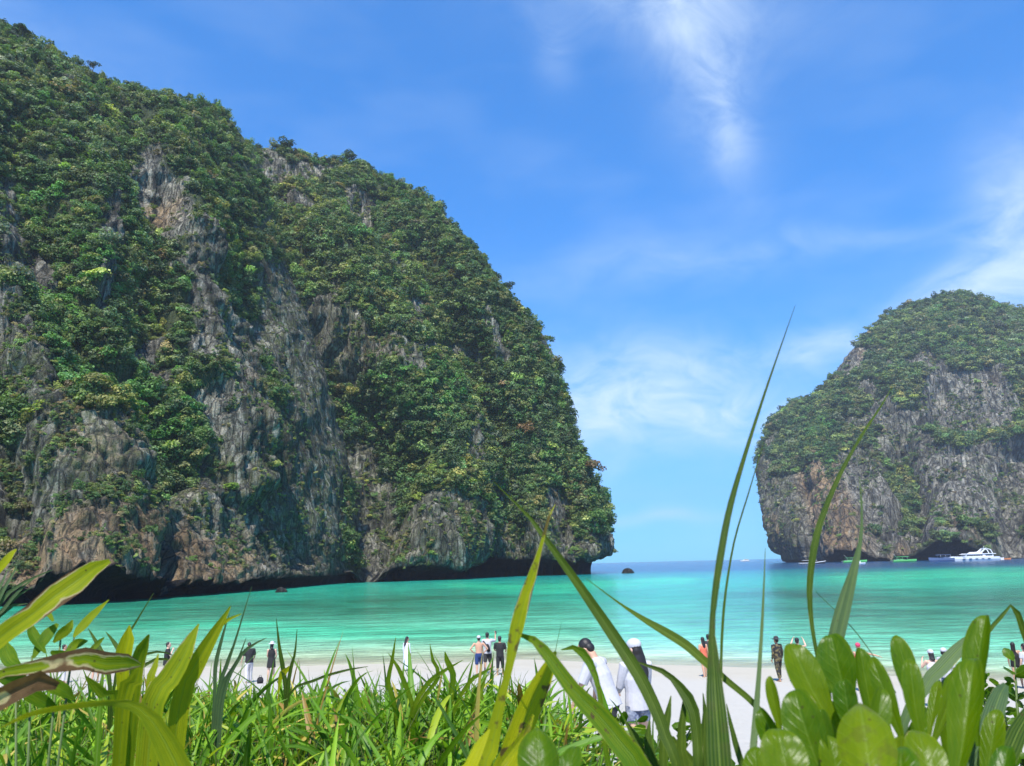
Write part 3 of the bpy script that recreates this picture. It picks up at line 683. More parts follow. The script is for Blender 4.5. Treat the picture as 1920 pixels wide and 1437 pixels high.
# ------------------------------------------------------------------ shape helpers for things
class MB:
    """collects closed tubes, boxes and blobs; build() makes ONE mesh object"""
    def __init__(self):
        self.V, self.Fc = [], []
    def add(self, V, Fc):
        o = len(self.V)
        self.V += [tuple(map(float, v)) for v in V]
        self.Fc += [tuple(i + o for i in f) for f in Fc]
    def tube(self, pts, rad, seg=10, side=None, cap=True):
        """pts: centres; rad: r or (r_side, r_depth) per centre; side: the sideways axis of the section"""
        P_ = [Vector(p) for p in pts]; n = len(P_); V, Fc = [], []
        prev = None
        for i, p in enumerate(P_):
            tg = (P_[min(i + 1, n - 1)] - P_[max(i - 1, 0)]).normalized()
            s = Vector(side) if side is not None else (prev if prev is not None else (Vector((1, 0, 0)) if abs(tg.x) < 0.8 else Vector((0, 1, 0))))
            s = (s - tg * s.dot(tg))
            s = s.normalized() if s.length > 1e-5 else tg.orthogonal().normalized()
            prev = s; f = tg.cross(s)
            r = rad[i] if isinstance(rad, (list, tuple)) else rad
            ra, rb = r if isinstance(r, (list, tuple)) else (r, r)
            for k in range(seg):
                a = 2 * math.pi * k / seg
                V.append(p + s * (ra * math.cos(a)) + f * (rb * math.sin(a)))
        for i in range(n - 1):
            for k in range(seg):
                a, b = i * seg + k, i * seg + (k + 1) % seg
                Fc.append((a, b, b + seg, a + seg))
        if cap:
            Fc.append(tuple(range(seg - 1, -1, -1))); Fc.append(tuple((n - 1) * seg + k for k in range(seg)))
        self.add(V, Fc)
    def blob(self, c, r, seg=14, rings=9, M=None):
        V, Fc = [], []
        r = r if hasattr(r, '__len__') else (r, r, r)
        for i in range(1, rings):
            th = math.pi * i / rings
            for k in range(seg):
                ph = 2 * math.pi * k / seg
                v = Vector((r[0] * math.sin(th) * math.cos(ph), r[1] * math.sin(th) * math.sin(ph), r[2] * math.cos(th)))
                V.append(Vector(c) + (M @ v if M else v))
        t_, b_ = len(V), len(V) + 1
        for z in (r[2], -r[2]):
            v = Vector((0, 0, z)); V.append(Vector(c) + (M @ v if M else v))
        for i in range(rings - 2):
            for k in range(seg):
                a, b = i * seg + k, i * seg + (k + 1) % seg
                Fc.append((a, a + seg, b + seg, b))
        for k in range(seg):
            Fc.append((t_, k, (k + 1) % seg)); o = (rings - 2) * seg
            Fc.append((b_, o + (k + 1) % seg, o + k))
        self.add(V, Fc)
    def box(self, x0, x1, y0, y1, z0, z1):
        V = [(x, y, z) for z in (z0, z1) for x, y in ((x0, y0), (x1, y0), (x1, y1), (x0, y1))]
        self.add(V, [(3, 2, 1, 0), (4, 5, 6, 7), (0, 1, 5, 4), (1, 2, 6, 5), (2, 3, 7, 6), (3, 0, 4, 7)])
    def prism(self, poly, y0, y1):
        """outline in x,z pushed from y0 to y1"""
        n = len(poly)
        V = [(x, y0, z) for x, z in poly] + [(x, y1, z) for x, z in poly]
        self.add(V, [tuple(range(n)), tuple(range(2 * n - 1, n - 1, -1))] + [(i, i + n, (i + 1) % n + n, (i + 1) % n) for i in range(n)])
    def loft(self, rings, closed=True):
        n = len(rings[0]); V = [p for r_ in rings for p in r_]; Fc = []
        for i in range(len(rings) - 1):
            for k in range(n if closed else n - 1):
                a, b = i * n + k, i * n + (k + 1) % n
                Fc.append((a, b, b + n, a + n))
        if closed:
            Fc.append(tuple(range(n - 1, -1, -1))); Fc.append(tuple((len(rings) - 1) * n + k for k in range(n)))
        self.add(V, Fc)
    def mesh(self, name, voxel=None, smooth_it=2, shade=True):
        me = bpy.data.meshes.new(name)
        me.from_pydata(self.V, [], self.Fc)
        bm = bmesh.new(); bm.from_mesh(me); bmesh.ops.recalc_face_normals(bm, faces=bm.faces); bm.to_mesh(me); bm.free()
        if voxel:
            o = bpy.data.objects.new('tmp', me); col.objects.link(o)
            r_ = o.modifiers.new('r', 'REMESH'); r_.mode = 'VOXEL'; r_.voxel_size = voxel
            s_ = o.modifiers.new('s', 'SMOOTH'); s_.iterations = smooth_it; s_.factor = 0.5
            dg = bpy.context.evaluated_depsgraph_get()
            me2 = bpy.data.meshes.new_from_object(o.evaluated_get(dg))
            bpy.data.objects.remove(o); bpy.data.meshes.remove(me)
            me = me2; me.name = name
        me.polygons.foreach_set('use_smooth', [shade] * len(me.polygons))
        me.update()
        return me
    def build(self, name, m, parent=None, voxel=None, smooth_it=2, shade=True):
        return link(name, self.mesh(name, voxel, smooth_it, shade), m, parent)

# ------------------------------------------------------------------ single trees that stand out on the cliffs
m_bark = simple('bark', (0.16, 0.13, 0.10), 0.9, 0.3)
def cliff_tree(C, px, py, size, base, label, up=0.5, name='tree', seed=0, group='single trees standing out on the cliffs'):
    i = np.argmin((C['px'] - px) ** 2 + (C['py'] - py) ** 2)
    p = C['W'].reshape(-1, 3)[i]; n = C['n'].reshape(-1, 3)[i]
    root = empty(name, tuple(p))
    tag(root, label, 'tree', group)
    r = random.Random(seed)
    lean = Vector((n[0] * 0.5, n[1] * 0.5, 1.0)).normalized()
    top = lean * (size * (0.7 + up))
    mb = MB()
    mb.tube([-lean * size * 0.4, top * 0.35 + Vector((r.uniform(-.1, .1), 0, 0)) * size, top * 0.75, top], [size * .09, size * .07, size * .05, size * .025], 8)
    tk = mb.build('trunk', m_bark, root)
    for k in range(4):
        a = k * 1.6 + r.random()
        lb = MB(); lb.tube([top * 0.6, top * 0.8 + Vector((math.cos(a), math.sin(a), .3)) * size * .3, top + Vector((math.cos(a), math.sin(a), .25)) * size * .5], [size * .04, size * .025, size * .01], 6)
        lb.build('limb', m_bark, tk)
    me = crown_mesh(500 + seed, nleaf=520, leaf=0.11, lobes=9)
    key = 'tree_leaves_%d' % int(1000 * sum(base))
    m = _simple.get(key) or leaf_material(key, None, base); _simple[key] = m
    c = link('crown', me, m, root)
    c.location = top; c.scale = (size, size, size * 0.85); c.rotation_euler = (0, 0, r.uniform(0, 6))
    return root
cliff_tree(FARH, 876, 770, 4.6, (0.36, 0.15, 0.05), 'small orange-leaved tree amid green forest on the far headland', seed=1)
cliff_tree(FARH, 946, 556, 4.2, (0.045, 0.085, 0.03), 'dark round tree jutting out from the far headland skyline above its steep right side', up=0.7, seed=2)
cliff_tree(FARH, 985, 838, 4.2, (0.24, 0.14, 0.06), 'rusty brown tree on the dark right flank of the far headland', seed=3)
cliff_tree(FARH, 1098, 905, 5.5, (0.17, 0.11, 0.05), 'brown-leaved bushy tree near the seaward edge of the far headland', seed=4)
cliff_tree(FARH, 1108, 1000, 5.4, (0.11, 0.19, 0.045), 'bright green bushy tree just above the seaward foot of the far headland', seed=5)
cliff_tree(FARH, 655, 312, 4.8, (0.04, 0.08, 0.03), 'dark round-topped tree on the summit skyline of the far headland', up=0.4, seed=6)
cliff_tree(FARH, 538, 292, 4.8, (0.045, 0.085, 0.03), 'dark tree on the far headland skyline, closest to the near cliff', up=0.4, seed=7)
cliff_tree(NEAR, 172, 140, 2.0, (0.06, 0.09, 0.04), 'small thin tree poking above the near cliff skyline', up=1.2, seed=8)
cliff_tree(NEAR, 40, 74, 3.0, (0.04, 0.08, 0.03), 'dark tree at the top left of the near cliff skyline', up=0.5, seed=9)
cliff_tree(NEAR, 428, 928, 2.6, (0.17, 0.27, 0.03), 'bright lime green bush on the bare rock low on the near cliff', up=0.0, name='bush', seed=10)
cliff_tree(NEAR, 302, 492, 2.8, (0.26, 0.17, 0.07), 'orange-tinged bush beside the pale rock column of the near cliff', up=0.1, name='bush', seed=11)
cliff_tree(NEAR, 228, 735, 4.4, (0.10, 0.20, 0.035), 'large fresh green tree in the gully above the rusty buttress', up=0.3, seed=12)
cliff_tree(NEAR, 150, 790, 3.6, (0.20, 0.20, 0.06), 'pale yellowish bush capping the rusty rock buttress', up=0.0, name='bush', seed=13)
cliff_tree(NEAR, 505, 920, 2.8, (0.22, 0.22, 0.07), 'straw-coloured bush low on the near cliff beside the dark gully', up=0.0, name='bush', seed=14)

# ------------------------------------------------------------------ rocks in the water
m_rock = cliff_material('wet_boulder', 0.35)
def boulder(name, label, px, py, wpx, hpx, seed, dark=True):
    p = at_sea(px, py); k = p[1] / F_PX
    bm = bmesh.new(); bmesh.ops.create_icosphere(bm, subdivisions=4, radius=1)
    V = np.array([v.co[:] for v in bm.verts])
    d = 1 + 0.30 * fbm(V * 1.3 + seed, 4) + 0.12 * fbm(V * 4 + seed, 3, ridged=True)
    for v, q, s in zip(bm.verts, V, d):
        q = q * s * np.array([wpx * k / 2, wpx * k / 2.6, hpx * k * 1.05])
        v.co = q
    me = bpy.data.meshes.new(name); bm.to_mesh(me); bm.free()
    for nm, val in (('rock', 1.0), ('orange', 0.0), ('moss', 0.2), ('tide_shade', 0.9 if dark else 0.0)):
        me.attributes.new(nm, 'FLOAT', 'POINT').data.foreach_set('value', np.full(len(me.vertices), val, np.float32))
    me.polygons.foreach_set('use_smooth', [True] * len(me.polygons))
    o = link(name, me, m_rock)
    o.location = tuple(p)
    return tag(o, label, 'rock')
boulder('sea_rock', 'lone black rock poking out of the sea beyond the headland', 1177, 1075, 21, 7.5, 3)
boulder('sea_rock', 'small dark boulder at the foot of the near cliff', 527, 1111, 20, 8, 9)
boulder('shore_boulder', 'pale bare boulder lying in the dark cave mouth of the island', 1648, 1051, 34, 7, 14, dark=False)

# ------------------------------------------------------------------ boats
m_white = simple('gelcoat_white', (0.78, 0.79, 0.80), 0.3, 0.04)
m_navy = simple('gelcoat_blue_grey', (0.10, 0.15, 0.27), 0.35, 0.1)
m_dark = simple('dark_hull', (0.035, 0.035, 0.04), 0.4, 0.2)
m_glass = simple('tinted_glass', (0.012, 0.015, 0.02), 0.08, 0.1)
m_green = simple('gelcoat_lime', (0.16, 0.62, 0.16), 0.35, 0.08)
m_lgreen = simple('canvas_green', (0.10, 0.46, 0.13), 0.6, 0.1)
m_wood = simple('varnished_wood', (0.28, 0.14, 0.06), 0.5, 0.25)
m_orange = simple('orange_hull', (0.68, 0.23, 0.07), 0.5, 0.12)
m_blue = simple('blue_paint', (0.05, 0.18, 0.50), 0.5, 0.1)
m_grey = simple('outboard_grey', (0.16, 0.17, 0.18), 0.4, 0.1)
m_foam = simple('foam', (0.85, 0.9, 0.92), 0.8, 0.05)
def hull_rings(L, B, D, sheer=0.25, bow=0.55, draft=0.5, n=14, stern=0.9):
    """bow at +x; ring of a closed section for each station"""
    rings = []
    for i in range(n):
        s = i / (n - 1); x = (s - 0.5) * L
        b = B / 2 * (stern + (1 - stern) * min(1, s * 3)) * (1 - max(0, (s - bow) / (1 - bow)) ** 2.2 * 0.985)
        zt = D * (1 + sheer * max(0, s - 0.35) ** 1.6 * 2)
        zk = -draft * (1 - max(0, (s - 0.72) / 0.28) ** 2 * 1.25)
        xr = x + (s ** 6) * 0.06 * L
        rings.append([(xr, -b, zt), (xr * 0.995, -b * 0.96, zt * 0.45), (x, -b * 0.78, 0.02 * D), (x, -b * 0.4, zk * .8), (x, 0, zk), (x, b * 0.4, zk * .8), (x, b * 0.78, 0.02 * D), (xr * 0.995, b * 0.96, zt * 0.45), (xr, b, zt)])
    return rings
def boat_root(name, label, px, py, rz, group=None, cat='boat'):
    p = at_sea(px, py)
    o = empty(name, tuple(p), rz)
    return tag(o, label, cat, group)
def outboards(root, x, n, D):
    for k in range(n):
        y = (k - (n - 1) / 2) * 0.9
        mb = MB(); mb.box(x - .7, x - .05, y - .25, y + .25, D * .35, D * .35 + .9); mb.box(x - .5, x - .25, y - .1, y + .1, -.6, D * .35)
        mb.build('outboard_motor', m_grey, root, shade=False)
def speedboat(root, L, B, D, hull_m, roof_m, antenna=True):
    mb = MB(); mb.loft(hull_rings(L, B, D)); h = mb.build('hull', hull_m, root, shade=False)
    mb = MB(); mb.loft([[(x, y * 1.012, z) for x, y, z in (r_[0], r_[1], r_[7], r_[8])] for r_ in [[(p[0], p[1] * 1.01, D * 0.72 if j in (1, 7) else p[2] * 1.01 + .03) for j, p in enumerate(rg)] for rg in hull_rings(L, B, D)]])
    mb.build('rub_rail', hull_m, h, shade=False)
    mb = MB(); mb.box(-L * .42, L * .12, -B * .40, B * .40, D, D + .12); mb.build('deck', m_white, root, shade=False)
    mb = MB(); mb.loft([[(-L * .36, -B * .46, D + 2.05), (-L * .36, B * .46, D + 2.05), (-L * .36, B * .42, D + 2.22), (-L * .36, -B * .42, D + 2.22)], [(L * .12, -B * .44, D + 2.15), (L * .12, B * .44, D + 2.15), (L * .12, B * .38, D + 2.34), (L * .12, -B * .38, D + 2.34)], [(L * .20, -B * .36, D + 2.02), (L * .20, B * .36, D + 2.02), (L * .20, B * .32, D + 2.12), (L * .20, -B * .32, D + 2.12)]])
    mb.build('canopy', roof_m, root, shade=False)
    for sx in (-.34, -.12, .10):
        for sy in (-1, 1):
            mb = MB(); mb.tube([(L * sx, sy * B * .40, D), (L * sx, sy * B * .41, D + 2.1)], .05, 6); mb.build('canopy_post', m_white, root)
    mb = MB(); mb.loft([[(L * .13, -B * .36, D), (L * .13, B * .36, D), (L * .12, B * .36, D), (L * .12, -B * .36, D)], [(L * .08, -B * .33, D + 1.2), (L * .08, B * .33, D + 1.2), (L * .07, B * .33, D + 1.2), (L * .07, -B * .33, D + 1.2)]])
    mb.build('windscreen', m_glass, root, shade=False)
    for sx in (-.28, -.18, -.08):
        mb = MB(); mb.box(L * sx, L * sx + .5, -B * .34, B * .34, D + .1, D + .55); mb.box(L * sx - .12, L * sx, -B * .34, B * .34, D + .1, D + 1.0); mb.build('bench_seat', roof_m, root, shade=False)
    if antenna:
        mb = MB(); mb.tube([(-L * .30, 0, D + 2.1), (-L * .36, 0, D + 3.4), (-L * .42, 0, D + 4.6)], [.09, .07, .04], 6); mb.build('aerial', m_white, root)
    outboards(root, -L * .5, 3, D)
r_ = boat_root('speedboat', 'lime green canopied speedboat moored nearer the island cave, right of the pale boulder', 1695, 1054.5, R(6), 'lime green speedboats')
speedboat(r_, 18, 5.0, 1.7, m_green, m_lgreen)
r_ = boat_root('speedboat', 'lime green canopied speedboat partly hidden by the twin grass blades', 1602, 1055.5, R(-4), 'lime green speedboats')
speedboat(r_, 18, 5.0, 1.7, m_green, m_lgreen)
r_ = boat_root('tender_boat', 'small white tender floating just in front of the half-hidden lime green speedboat', 1612, 1058.5, R(3))
mb = MB(); mb.loft(hull_rings(7, 2.6, 1.0)); mb.build('hull', m_white, r_, shade=False)
mb = MB(); mb.box(-.6, .5, -.6, .6, 1.0, 2.0); mb.build('console', m_white, r_, shade=False); outboards(r_, -3.5, 1, 1.0)
r_ = boat_root('speedboat', 'blue-grey cabin speedboat moored against the bow of the white yacht', 1766, 1053.5, R(184))
speedboat(r_, 16.5, 5.0, 2.4, m_navy, m_navy, antenna=False)
r_ = boat_root('cruiser_boat', 'small white cruiser heading left on the open sea near the horizon', 1397, 1053, R(178))
mb = MB(); mb.loft(hull_rings(16, 5, 2.0)); mb.build('hull', m_white, r_, shade=False)
mb = MB(); mb.prism([(-6.5, 1.9), (4.2, 1.9), (2.2, 4.1), (-6.2, 4.1)], -2.0, 2.0); cb = mb.build('cabin', m_white, r_, shade=False)
for k in range(4):
    mb = MB(); x = -5.6 + k * 1.9; mb.prism([(x, 2.7), (x + 1.5, 2.7), (x + 1.3, 3.6), (x, 3.6)], -2.03, 2.03); mb.build('window', m_glass, cb, shade=False)
mb = MB(); mb.box(-6.0, 1.4, -2.2, 2.2, 4.12, 4.3); mb.build('roof', m_white, r_, shade=False)
mb = MB(); mb.tube([(-2, 0, 4.3), (-2.6, 0, 7.4)], .09, 6); mb.build('mast', m_white, r_)
mb = MB(); mb.loft([[(-8, -2.0, .03), (-8, 2.0, .03), (-8, 2.0, .10), (-8, -2.0, .10)], [(-14, -1.6, .03), (-14, 1.6, .03), (-14, 1.4, .14), (-14, -1.4, .14)], [(-24, -.5, .02), (-24, .5, .02), (-24, .4, .05), (-24, -.4, .05)]]); mb.build('wake', m_foam, r_)
r_ = boat_root('longtail_boat', 'long dark wooden boat with a flat pale roof moored below the island', 1522, 1058, R(2))
mb = MB(); mb.loft(hull_rings(20, 2.6, 1.0, sheer=1.3, bow=.5, draft=.4)); mb.build('hull', m_dark, r_, shade=False)
mb = MB(); mb.loft([[(x, y * 1.02, z * 1.0 + dz) for (x, y, z), dz in ((rg[0], .02), (rg[0], -.35), (rg[8], -.35), (rg[8], .02))] for rg in hull_rings(20, 2.6, 1.0, sheer=1.3, bow=.5, draft=.4)]); mb.build('gunwale', m_white, r_, shade=False)
mb = MB(); mb.box(-7, 4, -1.3, 1.3, 2.75, 2.95); mb.build('roof', m_white, r_, shade=False)
for sx in (-6.8, -3, 0.6, 3.8):
    for sy in (-1.1, 1.1):
        mb = MB(); mb.tube([(sx, sy, .9), (sx, sy, 2.8)], .06, 6); mb.build('roof_post', m_wood, r_)
mb = MB(); mb.tube([(-9, 0, 1.4), (-15, .4, -.3)], .07, 6); mb.build('propeller_shaft', m_grey, r_)
# the big yacht
r_ = boat_root('motor_yacht', 'large white motor yacht with a swept radar arch below the island cliff', 1829, 1052, R(180), cat='yacht')
Lh = 46.0; r_.scale = (.68, .68, .68)
mb = MB(); mb.loft(hull_rings(Lh, 9, 4.0, sheer=.22, bow=.45, draft=1.2, n=20)); mb.build('hull', m_white, r_, shade=False)
mb = MB(); mb.prism([(-17, 4.0), (13.5, 4.4), (9, 6.6), (-17, 6.6)], -3.7, 3.7); cb = mb.build('main_cabin', m_white, r_, shade=False)
for k in range(7):
    x = -6 + k * 2.35; mb = MB(); mb.prism([(x, 4.95), (x + 2.2, 4.95), (x + 2.2 - (0.9 if k == 6 else 0), 6.2), (x, 6.2)], -3.76, 3.76); mb.build('window', m_glass, cb, shade=False)
mb = MB(); mb.prism([(-16, 4.95), (-9, 4.95), (-9, 6.2), (-16, 6.2)], -3.75, 3.75); mb.build('aft_opening', m_glass, cb, shade=False)
mb = MB(); mb.prism([(-20, 6.6), (14, 6.5), (10.5, 7.4), (-19, 7.3)], -4.2, 4.2); mb.build('upper_deck', m_white, r_, shade=False)
mb = MB(); mb.prism([(-5, 7.3), (6, 7.3), (3.0, 8.8), (-3, 8.8)], -3.0, 3.0); mb.build('flybridge', m_white, r_, shade=False)
for sy in (-1, 1):
    mb = MB(); mb.prism([(1.5, 8.0), (-5.0, 9.2), (-9.5, 12.4), (-11, 12.2), (-7, 8.8), (-6, 7.4), (-2, 7.4)], sy * 3.1 - .2, sy * 3.1 + .2); mb.build('radar_arch', m_white, r_, shade=False)
    mb = MB(); mb.prism([(-10.3, 12.3), (-14.8, 10.8), (-16.4, 7.4), (-17.2, 7.4), (-15.6, 11.2), (-10.5, 12.7)], sy * 3.1 - .2, sy * 3.1 + .2); mb.build('arch_strut', m_white, r_, shade=False)
mb = MB(); mb.box(-11.2, -9.4, -3.2, 3.2, 12.25, 12.6); mb.build('arch_beam', m_white, r_, shade=False)
mb = MB(); mb.tube([(-10.3, 0, 12.6), (-10.6, 0, 14.4)], [.22, .08], 8); mb.build('mast', m_white, r_)
mb = MB(); mb.prism([(-23.4, .5), (-27.0, .5), (-27.0, .9), (-23.4, 3.2)], -4.0, 4.0); mb.build('stern_steps', m_white, r_, shade=False)
for k in range(9):
    x = 22.0 - k * 3.6; z = 4.4 + .55 * max(0, (x / Lh + .15))
    b = 4.3 * (1 - max(0, (x / Lh + .5 - .45) / .55) ** 2.2)
    for sy in (-1, 1):
        mb = MB(); mb.tube([(x, sy * b, z - .5), (x, sy * b, z + .75)], .05, 5); mb.build('rail_post', m_white, r_)
for k in range(5):
    x = -13 + k * 6.2; mb = MB(); mb.prism([(x, 1.9), (x + 2.6, 1.9), (x + 2.6, 2.5), (x, 2.5)], -4.52, 4.52); mb.build('porthole', m_glass, r_, shade=False)
def kayak(label, px, py, m, L, rz, group=None):
    p = at_sea(px, py); mb = MB(); mb.loft(hull_rings(L, L * .22, .8 * L / 8, sheer=.5, bow=.4, stern=.3))
    root = empty('dinghy', tuple(p), rz); tag(root, label, 'dinghy', group)
    mb.build('hull', m, root, shade=False)
    mb = MB(); mb.box(-L * .2, -L * .1, -L * .08, L * .08, .8 * L / 8, 1.6 * L / 8); mb.build('seat', m_white, root, shade=False)
    return root
kayak('small orange dinghy tied at the stern of the white yacht', 1884, 1050, m_orange, 9, R(4))
kayak('small blue dinghy by the cave mouth at the right edge', 1912, 1044.5, m_blue, 9, R(-6))

# ------------------------------------------------------------------ people
SKIN = {'tan': simple('skin_tan', (0.50, 0.29, 0.19), 0.5, 0.06), 'light': simple('skin_light', (0.60, 0.38, 0.28), 0.5, 0.06), 'brown': simple('skin_brown', (0.38, 0.21, 0.13), 0.5, 0.06)}
CLOTH = {'black': (0.014, 0.014, 0.016), 'white': (0.46, 0.46, 0.495), 'grey': (0.42, 0.42, 0.44), 'navy': (0.012, 0.035, 0.13), 'dark': (0.03, 0.03, 0.035), 'denim': (0.10, 0.15, 0.25), 'red': (0.55, 0.03, 0.05), 'coral': (0.62, 0.14, 0.08), 'palegrey': (0.55, 0.53, 0.54), 'paleblue': (0.62, 0.66, 0.78), 'hair': (0.012, 0.010, 0.010), 'yellow': (0.75, 0.55, 0.05), 'pink': (0.60, 0.05, 0.12)}
def cloth(k):
    return simple('cloth_' + k, CLOTH[k], 0.85 if k != 'hair' else 0.55, 0.18, 22.0)
m_print = None
def print_cloth():
    global m_print
    if m_print is None:
        m_print, t = new_mat('black_yellow_print')
        oc = t.n('ShaderNodeTexCoord').outputs['Object']
        c = t.mix(t.ramp(t.noise(oc, 11.0, 2.0), [(0.52, 0.0), (0.57, 1.0)]), (0.02, 0.02, 0.02), (0.15, 0.12, 0.05))
        finish(t, princ(t, **{'Base Color': c, 'Roughness': 0.85}).outputs[0])
    return m_print
def denim_cloth():
    if 'ragged_denim' in _simple:
        return _simple['ragged_denim']
    m, t = new_mat('ragged_denim')
    oc = t.n('ShaderNodeTexCoord').outputs['Object']
    c = t.mix(t.ramp(t.noise(oc, 16.0, 5.0, 0.7), [(0.42, 0.0), (0.66, 1.0)]), (0.075, 0.095, 0.16), (0.36, 0.40, 0.48))
    finish(t, princ(t, **{'Base Color': c, 'Roughness': 0.9}).outputs[0])
    _simple['ragged_denim'] = m
    return m
m_eye = simple('eye_dark', (0.02, 0.015, 0.012), 0.2, 0.05)
m_lip = simple('lips', (0.42, 0.16, 0.13), 0.5, 0.05)

def person(label, px, Y, face, h=1.70, skin='tan', fem=False, top='white', sleeves='short', bottom='dark', blen=0.45, lean=0.0, nod=0.0, turn=0.0, arms=None, stride=0.12, hair='short', hat=None, dress=None, near=False, extra=None, wide=1.0, group='people along the water edge', top_len=0.0):
    """face: heading in degrees, 0 = looking out to sea (away from the camera), 90 = towards the left"""
    x = float(at(px, 1150, Y)[0]); z = float(ground_z(x, Y)) - 0.01
    k = h / 1.75
    vx = 0.0085 if near else 0.016
    sw = (0.165 if fem else 0.19) * wide
    hipw = 0.09
    bend = Matrix.Rotation(-lean, 3, 'X')
    hip = Vector((0, 0, 0.93))
    def up(p):                         # a point of the upper body, bent forward at the hips
        return hip + bend @ (Vector(p) - hip)
    S1 = lambda v: tuple(c * k for c in v)
    side = (1, 0, 0)
    nk = up((0, 0.0, 1.50))
    hm = Matrix.Rotation(-(lean * 0.85 + nod), 3, 'X')
    hm = Matrix.Rotation(turn, 3, 'Z') @ hm
    H = lambda p: nk + hm @ Vector(p)
    body = MB()
    body.tube([S1(up(p)) for p in ((0, 0, .84), (0, 0, .95), (0, 0, 1.10), (0, .01, 1.27), (0, 0, 1.40), (0, -.005, 1.46), (0, -.005, 1.50), (0, .0, 1.57))],
              [tuple(c * k for c in r) for r in ((.13, .10), (.16 * (1.06 if fem else 1), .115), (.135 * (0.9 if fem else 1) * wide, .10 * wide), (.16 * wide, .118), (sw * .88, .095), (sw * .5, .075), (.062, .06), (.054, .056))], 12, side)
    # head with chin, nose and ears
    body.tube([S1(H(p)) for p in ((0, .005, .025), (0, .022, .055), (0, .018, .10), (0, .008, .15), (0, -.002, .20), (0, -.004, .245), (0, -.004, .268))],
              [tuple(c * k for c in r) for r in ((.035, .045), (.055, .075), (.068, .09), (.075, .098), (.075, .098), (.058, .078), (.02, .03))], 12, tuple(hm @ Vector((1, 0, 0))))
    body.blob(S1(H((0, .118, .118))), tuple(c * k for c in (.014, .022, .024)), 8, 6, hm)
    for s in (-1, 1):
        body.blob(S1(H((s * .077, -.005, .135))), tuple(c * k for c in (.012, .022, .034)), 8, 6, hm)
    arms = arms or {}
    hands = {}
    skel = {}
    for s, nm in ((-1, 'L'), (1, 'R')):
        sh = up((s * sw, 0, 1.42))
        el, wr = arms.get(nm, ((s * .06, -.02, -.29), (s * .07, .05, -.53)))
        ab = bend if arms.get('body', True) and nm not in arms else Matrix.Identity(3)
        el, wr = sh + ab @ Vector(el), sh + ab @ Vector(wr)
        skel[nm] = (sh, el, wr)
        body.tube([S1(sh + Vector((-s * .03, 0, .0))), S1(sh), S1(sh.lerp(el, .5)), S1(el), S1(el.lerp(wr, .35)), S1(wr)], [r * k for r in (.045, .058, .047, .038, .038, .026)], 10)
        d = (wr - el).normalized()
        pal = wr + d * .085
        flat = Vector((0, 1, 0)) if abs(d.y) < .8 else Vector((0, 0, 1))
        flat = (flat - d * flat.dot(d)).normalized()
        body.tube([S1(wr - d * .01), S1(wr + d * .04), S1(pal)], [tuple(c * k for c in r) for r in ((.026, .02), (.038, .018), (.036, .014))], 8, tuple(flat))
        hands[nm] = (pal, d, flat, s)
        # legs
        hp = Vector((s * hipw, 0, .90)); st = stride * s
        kn = Vector((s * (hipw + .012), st * .5 + .02, .50)); an = Vector((s * (hipw + .018), st - .02, .085))
        body.tube([S1(hp + Vector((0, 0, .03))), S1(hp.lerp(kn, .3)), S1(kn), S1(kn.lerp(an, .3)), S1(an)], [r * k for r in (.088, .083, .055, .056, .036)], 10)
        body.tube([S1(an + Vector((0, -.05, -.045))), S1(an + Vector((0, .02, -.035))), S1(an + Vector((0, .12, -.06))), S1(an + Vector((0, .19, -.068)))], [tuple(c * k for c in r) for r in ((.030, .032), (.036, .045), (.044, .022), (.03, .014))], 8, side)
    me = body.mesh('person', vx, 2)
    # fingers: four of different lengths, slightly curled, and a thumb from the side of the palm
    fb = MB()
    for nm, (pal, d, flat, s) in hands.items():
        nrm = d.cross(flat).normalized()
        if nrm.dot(Vector((-s, 0.3, 0))) < 0:
            nrm = -nrm
        for j, (off, ln) in enumerate(((-.027, .062), (-.009, .072), (.009, .068), (.026, .052))):
            b = pal + flat * off - d * .012
            fb.tube([S1(b), S1(b + d * ln * .5 + nrm * .006), S1(b + d * ln * .85 + nrm * .026), S1(b + d * ln + nrm * .045)], [r * k for r in (.0095, .0088, .008, .006)], 6)
        b = pal - d * .055 + flat * (.032 if s < 0 else .032)
        fb.tube([S1(b), S1(b + flat * .022 + d * .025), S1(b + flat * .026 + d * .058 + nrm * .012)], [r * k for r in (.0115, .010, .007)], 6)
    bm = bmesh.new(); bm.from_mesh(me); fm = fb.mesh('fingers'); bm.from_mesh(fm); bm.to_mesh(me); bm.free(); bpy.data.meshes.remove(fm)
    me.polygons.foreach_set('use_smooth', [True] * len(me.polygons))
    root = link('person', me, SKIN[skin])
    root.location = (x, Y, z); root.rotation_euler = (0, 0, R(face))
    tag(root, label, 'person', group)
    for s in (-1, 1):
        mb = MB(); mb.blob(S1(H((s * .031, .098, .150))), .009 * k, 8, 6); mb.build('eye', m_eye, root)
    mb = MB(); mb.tube([S1(H((-.024, .098, .078))), S1(H((0, .108, .076))), S1(H((.024, .098, .078)))], [.004 * k, .007 * k, .004 * k], 6); mb.build('mouth', m_lip, root)
    vc = vx * 0.9
    def C(nm):
        return print_cloth() if nm == 'print' else (denim_cloth() if nm == 'ragged' else cloth(nm))
